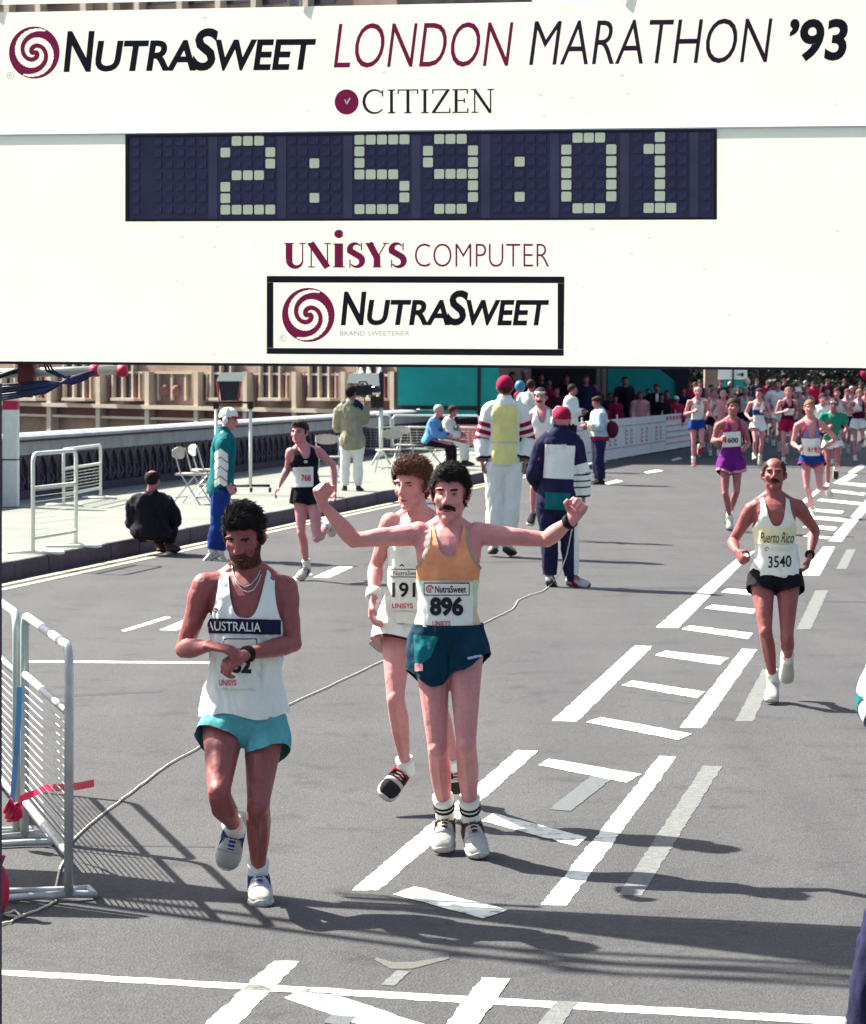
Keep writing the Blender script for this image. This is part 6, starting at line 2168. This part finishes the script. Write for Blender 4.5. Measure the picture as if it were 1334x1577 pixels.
# ------------------------------------------------------------------ officials, crew, crowd
P = make_person('tall man in yellow back vest, striped sleeves and white trousers seen from behind', pj(32.6, dict(
    head=(778, 598), neck=(778, 621), sl=(755, 630), sr=(801, 630), el=(741, 676, .04), wl=(743, 712, -.06), er=(814, 676, .04), wr=(808, 712, -.06),
    pl=(763, 715), pr=(790, 715), kl=(762, 777, -.02), kr=(788, 777, -.02), al=(762, 838), ar=(780, 838, .04), tl=(757, 850, .16), tr=(790, 850, .14))),
    S=1.10, build=1.0, skin='mid', voxel=.011, base=gp(772, 858), cat='official',
    head=dict(f=(.15, 1, 0), color='dark', style='short', vol=.010, noface=True, size=1.0),
    hands=dict(r=dict(dir=(0, 0, -1), curl=.5), l=dict(dir=(0, 0, -1), curl=.5)),
    outfit=[('trousers', C_WHITE, dict(inf=.022, flare=.035, waist=.2)),
            ('jacket', C_WHITE, dict(inf=.022, loose=.03, hem=.0, collar=True, sleeve=1.9, bands=[(.42, .56, C_CRIM), (.66, .80, C_CRIM), (.90, 1.04, C_CRIM), (1.80, 1.93, C_BLACK)],
                                     panel=[(-.13, .13, .38, .98, -1, C_YEL), (-.13, .13, .02, .345, -1, C_YEL), (-.14, .14, .346, .379, -1, C_GREYW)])),
            ('cap', C_CRIM, dict())],
    shoes=dict(upper='white', sole='black', sock='white'))
P = make_person('official in red cap and navy jacket with white back panel seen from behind', pj(28.2, dict(
    head=(865, 647), neck=(863, 668), sl=(838, 681), sr=(884, 679), el=(822, 730, -.02), wl=(832, 752, .28), er=(897, 728, .0), wr=(899, 768, .02),
    pl=(843, 775), pr=(872, 775), kl=(847, 838), kr=(877, 838, .04), al=(847, 888), ar=(880, 890, .0), tl=(852, 903, .10), tr=(908, 902, -.06))),
    S=1.03, build=1.02, skin='fair', voxel=.010, base=gp(865, 905), cat='official',
    head=dict(f=(-.1, 1, 0), color='dark', style='none', noface=True),
    hands=dict(r=dict(dir=(.1, -.2, -1), curl=.6), l=dict(curl=.5)),
    outfit=[('trousers', C_NAVY, dict(inf=.016, flare=.022, waist=.15)),
            ('jacket', C_NAVY, dict(inf=.020, loose=.035, hem=-.10, collar=True, bandside=(-1,), bands=[(.72, 1.02, C_WHITE), (1.08, 1.26, C_WHITE), (1.32, 1.50, C_WHITE), (1.56, 1.84, C_WHITE)], panel=[(-.12, .12, -.08, .16, -1, C_TEAL), (-.145, .145, .36, .84, -1, C_BIB)])),
            ('cap', C_CRIM, dict(phones=C_WHITE)),
            ('decal', C_WHITE, dict(on='trousers', name='leg_stripe', box=(884, 790, 892, 886), lift=.006)),
            ('print', INK_G, dict(on='jacket', text='NUTRASWEET', box=(840, 684, 873, 692), bold=.02, lift=.02)),
            ('print', RED_INK, dict(on='jacket', strokes=[(arc(0, 0, 1, 1, 0, 330, 12), .6)], box=(828, 705, 832, 709), lift=.02))],
    shoes=dict(upper='white', sole='black', accent='red', sock='navy'))
P = make_person('man in red and white cap and teal jacket with white chevrons and blue trousers', pj(31.7, dict(
    head=(353, 646), neck=(345, 668), sr=(344, 682, -.19), sl=(342, 682, .19), er=(341, 722, -.24), wr=(352, 748, -.22), el=(338, 722, .24), wl=(350, 748, .22),
    pr=(339, 757, -.09), pl=(341, 757, .09), kr=(334, 808, -.09), kl=(342, 808, .09), ar=(327, 848, -.09), al=(340, 850, .09), tr=(316, 861, -.10), tl=(347, 861, .06))),
    S=1.0, build=1.0, skin='fair', voxel=.011, base=gp(332, 863), cat='official',
    head=dict(f=(.95, -.3, 0), pitch=6, color='dark', style='short', vol=.006),
    hands=dict(r=dict(dir=(.5, 0, -.8), curl=.5), l=dict(curl=.5)),
    outfit=[('trousers', C_BLUE, dict(inf=.014, flare=.018, waist=.15)),
            ('jacket', C_TEAL, dict(inf=.018, loose=.03, hem=-.05, collar=True, vx=.02, vpanel=[(.62, .76, 1.2, C_WHITE), (.46, .60, 1.2, C_WHITE), (.30, .44, 1.2, C_WHITE), (.16, .28, 1.2, C_WHITE)])),
            ('cap', C_WHITE, dict(brim=C_RED, phones=C_WHITE))],
    shoes=dict(upper='white', sole='white', sock='white'))
# man sitting on the kerb
P = make_person('man in dark coat sitting on the kerb with his back turned', pj(32.4, dict(
    head=(236, 740), neck=(232, 765, .0), sl=(210, 774, .0), sr=(252, 772, .08), el=(205, 805, .10), wl=(228, 815, .28), er=(268, 796, .16), wr=(262, 808, .34),
    pl=(222, 822, .0), pr=(242, 822, .02), kl=(242, 800, .42), kr=(264, 802, .36), al=(246, 838, .38), ar=(260, 838, .34), tl=(258, 845, .50), tr=(272, 844, .42))),
    S=1.0, build=1.08, skin='mid', voxel=.012, base=gp(235, 848), cat='person',
    head=dict(f=(.45, .9, 0), color='black', style='balding', vol=.010, noface=True),
    hands=dict(r=dict(curl=.5), l=dict(curl=.5)),
    outfit=[('trousers', C_BLACK, dict(inf=.02, flare=.02, waist=.1)), ('jacket', C_BLACK, dict(inf=.03, loose=.05, hem=-.12, collar=True, wr=.022))],
    shoes=dict(upper='brown', sole='black', sock='black'))
# cameraman
P = make_person('cameraman in beige jacket and white trousers shouldering a video camera', pj(46.0, dict(
    head=(541, 605), neck=(540, 622), sl=(524, 630, .02), sr=(555, 630, .06), el=(519, 660, .08), wl=(534, 640, .30), er=(561, 650, .16), wr=(561, 618, .30),
    pl=(534, 684), pr=(552, 684), kl=(532, 718), kr=(551, 718), al=(531, 749), ar=(552, 749), tl=(530, 755, .14), tr=(557, 755, .12))),
    S=1.0, build=1.0, skin='mid', voxel=.013, base=gp(541, 757, PZ), cat='cameraman',
    head=dict(f=(.55, .85, 0), color='black', style='full', vol=.014, noface=True),
    outfit=[('trousers', C_WHITE, dict(inf=.014, flare=.02, waist=.2)), ('jacket', C_BEIGE, dict(inf=.022, loose=.05, hem=-.14, collar=True, wr=.016)),
            ('extra', lambda P, hp: shoulder_bag(P))],
    shoes=dict(upper='brown', sole='black', sock='white'))
# his camera
cpos = at(558, 601, 46.25)
vc = thing('video_camera', 'black shoulder video camera carried by the cameraman in beige', 'camera', cpos)
cx = Vector((.75, .62, .05)).normalized(); cy = Vector((0, 0, 1)).cross(cx).normalized(); cz = cx.cross(cy)
MB().box(cpos, (.34, .11, .17), (cx, cy, cz)).build('camera_body', DARKP, vc)
mb = MB(); mb.tube([cpos + cx * .17, cpos + cx * .24, cpos + cx * .241, cpos + cx * .34], [.045, .045, .055, .065], 12); mb.build('lens', SCREEN, vc, True)
mb = MB(); mb.tube([cpos + cz * .085 - cx * .1, cpos + cz * .14 - cx * .06, cpos + cz * .14 + cx * .08, cpos + cz * .085 + cx * .12], .013, 8); mb.build('handle', DARKP, vc, True)
MB().box(cpos - cx * .24 - cz * .01, (.12, .09, .15), (cx, cy, cz)).build('battery', DARKP, vc)
mb = MB(); mb.tube([cpos + cx * .05 + cy * .05, cpos + cx * .05 + cy * .14], .03, 10); mb.build('viewfinder', DARKP, vc, True)
MB().box(cpos - cx * .05 - cz * .14 - cy * .02, (.12, .02, .02), (cx, cy, cz)).build('white_tag', MONW, vc)
# seated pair
def seated(label, x, y, d, fx, S, skin, head, outfit):
    b = at(x, y, d)
    fv = Vector(fx).normalized(); lv = Vector((0, 0, 1)).cross(fv)
    Z = Vector((0, 0, 1))
    def q(a, f_, z): return Vector((b.x, b.y, PZ)) + lv * a * S + fv * f_ * S + Z * z * S
    J = dict(head=q(0, .16, 1.17), neck=q(0, .08, 1.00), sr=q(-.18, .06, .96), sl=q(.18, .06, .96), er=q(-.22, .14, .70), el=q(.22, .14, .70), wr=q(-.10, .36, .66), wl=q(.10, .36, .66),
             pr=q(-.09, -.03, .52), pl=q(.09, -.03, .52), kr=q(-.12, .40, .52), kl=q(.12, .40, .50), ar=q(-.12, .42, .10), al=q(.12, .44, .10), tr=q(-.14, .62, .03), tl=q(.14, .62, .03))
    return make_person(label, J, S=S, build=1.05, skin=skin, voxel=.015, base=Vector((b.x, b.y, PZ)), head=dict(f=fv, **head), outfit=outfit, shoes=dict(upper='brown', sole='black', sock='black'), cat='person')
c1 = gp(664, 722, PZ)
seated('grey-haired man in blue shirt seated on a folding chair', 664, 722, c1.y, (.95, -.25, 0), 1.0, 'fair', dict(color='grey', style='short', pitch=10), [('trousers', C_BLACK, dict(inf=.018, flare=.02, waist=.15)), ('shirt', C_SKYB, dict(sleeve=1.85, inf=.022, loose=.03, hem=-.05))])
c2 = gp(690, 717, PZ)
seated('dark-haired person in white shirt seated beside the man in blue', 686, 717, c2.y, (.95, -.15, 0), .97, 'mid', dict(color='dark', style='full', pitch=10), [('trousers', C_OFFW, dict(inf=.018, flare=.02, waist=.15)), ('shirt', C_GREYW, dict(sleeve=1.85, inf=.022, loose=.03, hem=-.05))])
# woman in the pale blue jacket
g = gp(922, 746)
J = pose('watch', g, (-.9, -.2, 0), .96)
make_person('person in pale blue and yellow jacket with red hem holding papers', J, S=.96, build=1.05, skin='mid', voxel=.014, base=g, cat='person', head=dict(f=(-.9, -.3, 0), pitch=18, color='dark', style='full'),
            outfit=[('trousers', C_NAVY, dict(inf=.02, flare=.03, waist=.15)), ('jacket', C_PALEB, dict(inf=.03, loose=.05, hem=-.12, collar=True, hemband=(.06, C_CRIM), panel=[(-.16, .16, .1, 1.0, -1, C_PALEY)], bands=[(1.5, 1.93, C_PALEY)]))], shoes=dict(upper='black', sole='black', sock='black'))
p = J['wr'].lerp(J['wl'], .5) + Vector((-.16, 0, .02))
mb = MB(); mb.prism([p + Vector((-.12, -.11, .04)), p + Vector((.10, -.11, -.03)), p + Vector((.10, .11, -.03)), p + Vector((-.12, .11, .04))], (0, 0, .006))
tag(mb.build('papers', C_BIB), 'white sheets of paper held by the person in pale blue', 'papers')
p = J['pr'] + Vector((.26, -.12, .16))
mb = MB(); mb.ball(p, (.13, .16, .17), nu=14, nv=9); mb.tube([p + Vector((-.02, 0, .15)), p + Vector((-.06, .02, .34)), J['sr'] + Vector((.03, -.02, .06))], .014, 6)
tag(mb.build('shoulder_bag', C_MAROON, None, True), 'dark maroon bag hanging from the person in pale blue', 'bag')

def bystander(label, px, py_head, d, S, col, face, hair='dark', style='short', bottom=None, ps='stand', skin='mid', extra=()):
    # stand so that the head is where it shows
    hp_ = at(px, py_head, d)
    f_ = Vector((face[0], face[1], 0)).normalized()
    loc = Vector((hp_.x, hp_.y, hp_.z - 1.635 * S))
    zz = max(0.0, loc.z)
    loc.z = zz
    S2 = S
    J = pose(ps, loc, f_, S2)
    make_person(label, J, S=S2, build=1.05, skin=skin, voxel=.022 if d < 95 else .028, base=loc, cat='spectator', head=dict(f=f_, color=hair, style=style), outfit=[('trousers', bottom or C_BLACK, dict(inf=.02, flare=.03, waist=.15)), ('jacket', col, dict(inf=.025, loose=.04, hem=-.12))] + list(extra), shoes=dict(upper='black', sole='black', sock='black'), group='spectators behind the banner fence')
bystander('standing spectator all in black by the right teal sheet', 962, 587, 80, 1.08, C_BLACK, (.4, -1), 'black', 'full')
bystander('spectator in dark suit and white shirt by the banner fence', 1011, 598, 79.5, .98, C_BLACK, (.2, -1), extra=[('decal', C_WHITE, dict(on='jacket', name='shirt_front', box=(1010, 607, 1014, 622), lift=.012))])
bystander('spectator in pink patterned top by the banner fence', 986, 609, 77, .90, C_PINK, (.3, -1), 'brown', 'full')
bystander('spectator in red jacket and white cap by the banner fence', 1041, 617, 78, .84, C_RED, (.3, -1), extra=[('cap', C_WHITE, dict())])
bystander('spectator in red jumper standing behind the bald runner', 1061, 592, 92, 1.06, C_RED, (.3, -1), 'brown', 'full')
bystander('spectator in maroon top next to the suited man', 1027, 607, 81, .90, C_MAROON, (.1, -1))
bystander('spectator in dark blue coat behind the person in pale blue', 940, 612, 80, .88, C_NAVY, (.3, -1), 'brown', 'full')
bystander('spectator in maroon coat beside the person in pale blue', 947, 617, 78, .84, C_CRIM, (.5, -1), 'dark')
bystander('man in white shirt and dark trousers turned to the right behind the official', 879, 600, 60, 1.0, C_WHITE, (.9, -.3), 'black', 'short', ps='watch')
bystander('grey-haired man in white shirt facing away behind the tall man', 817, 594, 58, 1.03, C_GREYW, (.5, .8), 'dark', 'short')
bystander('person in red cap and dark top behind the tall man', 797, 612, 62, .92, C_MAROON, (.3, -1), extra=[('cap', C_CRIM, dict())])
bystander('spectator in dark red top in the shade of the stand', 857, 602, 74, .98, C_MAROON, (.2, -1))
bystander('spectator in navy top in the shade of the stand', 902, 585, 76, 1.08, C_NAVY, (.2, -1), 'brown')
bystander('spectator in red shirt in the shade of the stand', 789, 580, 78, 1.1, C_CRIM, (.2, -1))
bystander('grey-haired spectator in the shade of the stand', 807, 577, 77, 1.12, C_BLACK, (.4, -1), 'grey')
bystander('spectator in dark coat standing beside the far pillar', 1110, 590, 105, 1.05, C_NAVY, (.1, -1))
bystander('spectator in black coat next to the cream balloon', 1138, 605, 98, .95, C_BLACK, (.1, -1))
bystander('spectator in teal top under the cream balloon', 1154, 604, 84, .95, C_TEAL, (.1, -1))
bystander('spectator in dark coat between the pillar and the stand post', 1078, 592, 100, 1.05, C_NAVY, (.1, -1))
bystander('spectator in red top far behind the runners in white', 1252, 598, 120, 1.0, C_RED, (.1, -1))

# official at the right edge, mostly out of the picture
P = make_person('official in white jacket with teal stripe and dark trousers at the right edge', pj(9.0, dict(
    head=(1480, 820), neck=(1480, 905), sr=(1412, 925), sl=(1548, 925), er=(1344, 1080, .05), wr=(1410, 1170, -.15), el=(1535, 1072, .05), wl=(1520, 1190, -.1),
    pr=(1450, 1160), pl=(1528, 1160), kr=(1396, 1390, -.05), ar=(1348, 1592, .05), tr=(1336, 1622, -.12), kl=(1540, 1390), al=(1550, 1592, .05), tl=(1555, 1622, -.12))),
    S=1.0, build=1.0, skin='fair', voxel=.009, base=gp(1350, 1620), cat='official',
    head=dict(f=yaw(-60), color='dark', style='short'),
    outfit=[('trousers', C_NAVY, dict(inf=.03, flare=.05, waist=.15)), ('jacket', C_WHITE, dict(inf=.016, loose=.02, hem=-.08, collar=True, bands=[(.97, 1.05, C_TEAL), (1.24, 1.33, C_NAVY)]))],
    shoes=dict(upper='black', sole='black', sock='black'))

# ---- the pack further up the road and the crowd beside it
pack = [(1094, 676, 'runa', C_WHITE, C_BLUE, 'dark', 'small far runner in white vest and blue shorts beside the far pillar'), (1122, 682, 'runb', C_RED, C_WHITE, 'brown', 'small far runner in red vest behind the purple runner'),
        (1146, 690, 'runa', C_OFFW, C_BLACK, 'grey', 'small far runner in off-white vest and black shorts under the cream balloon'), (1184, 682, 'runb', C_SKYB, C_WHITE, 'dark', 'small far runner in light blue vest behind the tall runner'),
        (1240, 684, 'runa', C_WHITE, C_RED, 'sandy', 'small far runner in white vest and red shorts right of the conical hat'), (1272, 690, 'runb', C_YEL, C_NAVY, 'dark', 'small far runner in yellow vest behind the white shirt'),
        (1303, 700, 'runa', C_WHITE, C_NAVY, 'brown', 'far runner in white vest and navy shorts right of the green shirt'), (1332, 690, 'runb', C_PINK, C_BLACK, 'dark', 'far runner in pink vest at the right edge of the pack'),
        (1216, 676, 'runa', C_NAVY, C_WHITE, 'dark', 'small far runner in navy vest behind the maroon vest'), (1310, 680, 'runb', C_OFFW, C_CRIM, 'grey', 'small far runner in off-white vest and crimson shorts')]
for px_, py_, ps_, c1_, c2_, hr_, lab_ in pack:
    far_runner(lab_, px_, py_, 1.0, ps_, 'fair', dict(color=hr_, style='short'), [('singlet', c1_, dict(neck=.8)), ('shorts', c2_, dict(hem=.38))], vox=.024)
more = [(972, 600, 84, .95, C_MAROON, 'brown', 'spectator in maroon behind the pink patterned top'), (998, 604, 83, .9, C_NAVY, 'dark', 'spectator in navy between the pink top and the suit'), (1019, 612, 77, .86, C_BLACK, 'black', 'small spectator in black beside the suited man'),
        (1052, 606, 86, .95, C_NAVY, 'dark', 'spectator in navy beside the stand post'), (1070, 604, 104, 1.0, C_MAROON, 'brown', 'spectator in maroon behind the bald runner'), (1088, 598, 110, 1.0, C_BLACK, 'dark', 'spectator in black in front of the far pillar'),
        (1102, 602, 112, 1.0, C_CRIM, 'dark', 'spectator in crimson left of the direction sign'), (1124, 602, 112, 1.0, C_BEIGE, 'grey', 'spectator in beige under the direction sign'), (1166, 597, 125, 1.05, C_NAVY, 'dark', 'far spectator in navy right of the direction sign'),
        (1182, 600, 125, 1.0, C_CRIM, 'brown', 'far spectator in crimson beside the tall runner'), (1208, 598, 130, 1.05, C_BLACK, 'dark', 'far spectator in black behind the maroon vest'), (1240, 599, 130, 1.0, C_NAVY, 'grey', 'far spectator in navy right of the conical hat'),
        (1274, 598, 130, 1.05, C_MAROON, 'dark', 'far spectator in maroon behind the green shirt'), (1300, 598, 130, 1.05, C_BLACK, 'brown', 'far spectator in black near the red balloon'), (1325, 599, 130, 1.0, C_NAVY, 'dark', 'far spectator in navy under the red balloon'),
        (833, 582, 82, 1.05, C_NAVY, 'dark', 'spectator in navy deep in the shade of the stand'), (872, 584, 84, 1.05, C_BLACK, 'brown', 'spectator in black deep in the shade of the stand'), (845, 590, 80, 1.0, C_CRIM, 'dark', 'spectator in crimson deep in the shade of the stand'), (915, 596, 82, 1.0, C_MAROON, 'dark', 'spectator in maroon beside the tan pillar')]
for px_, py_, d_, S_, c_, hr_, lab_ in more:
    bystander(lab_, px_, py_, d_, S_, c_, (.2, -1), hr_)

for o in PENDING:
    REAL.objects.link(o)
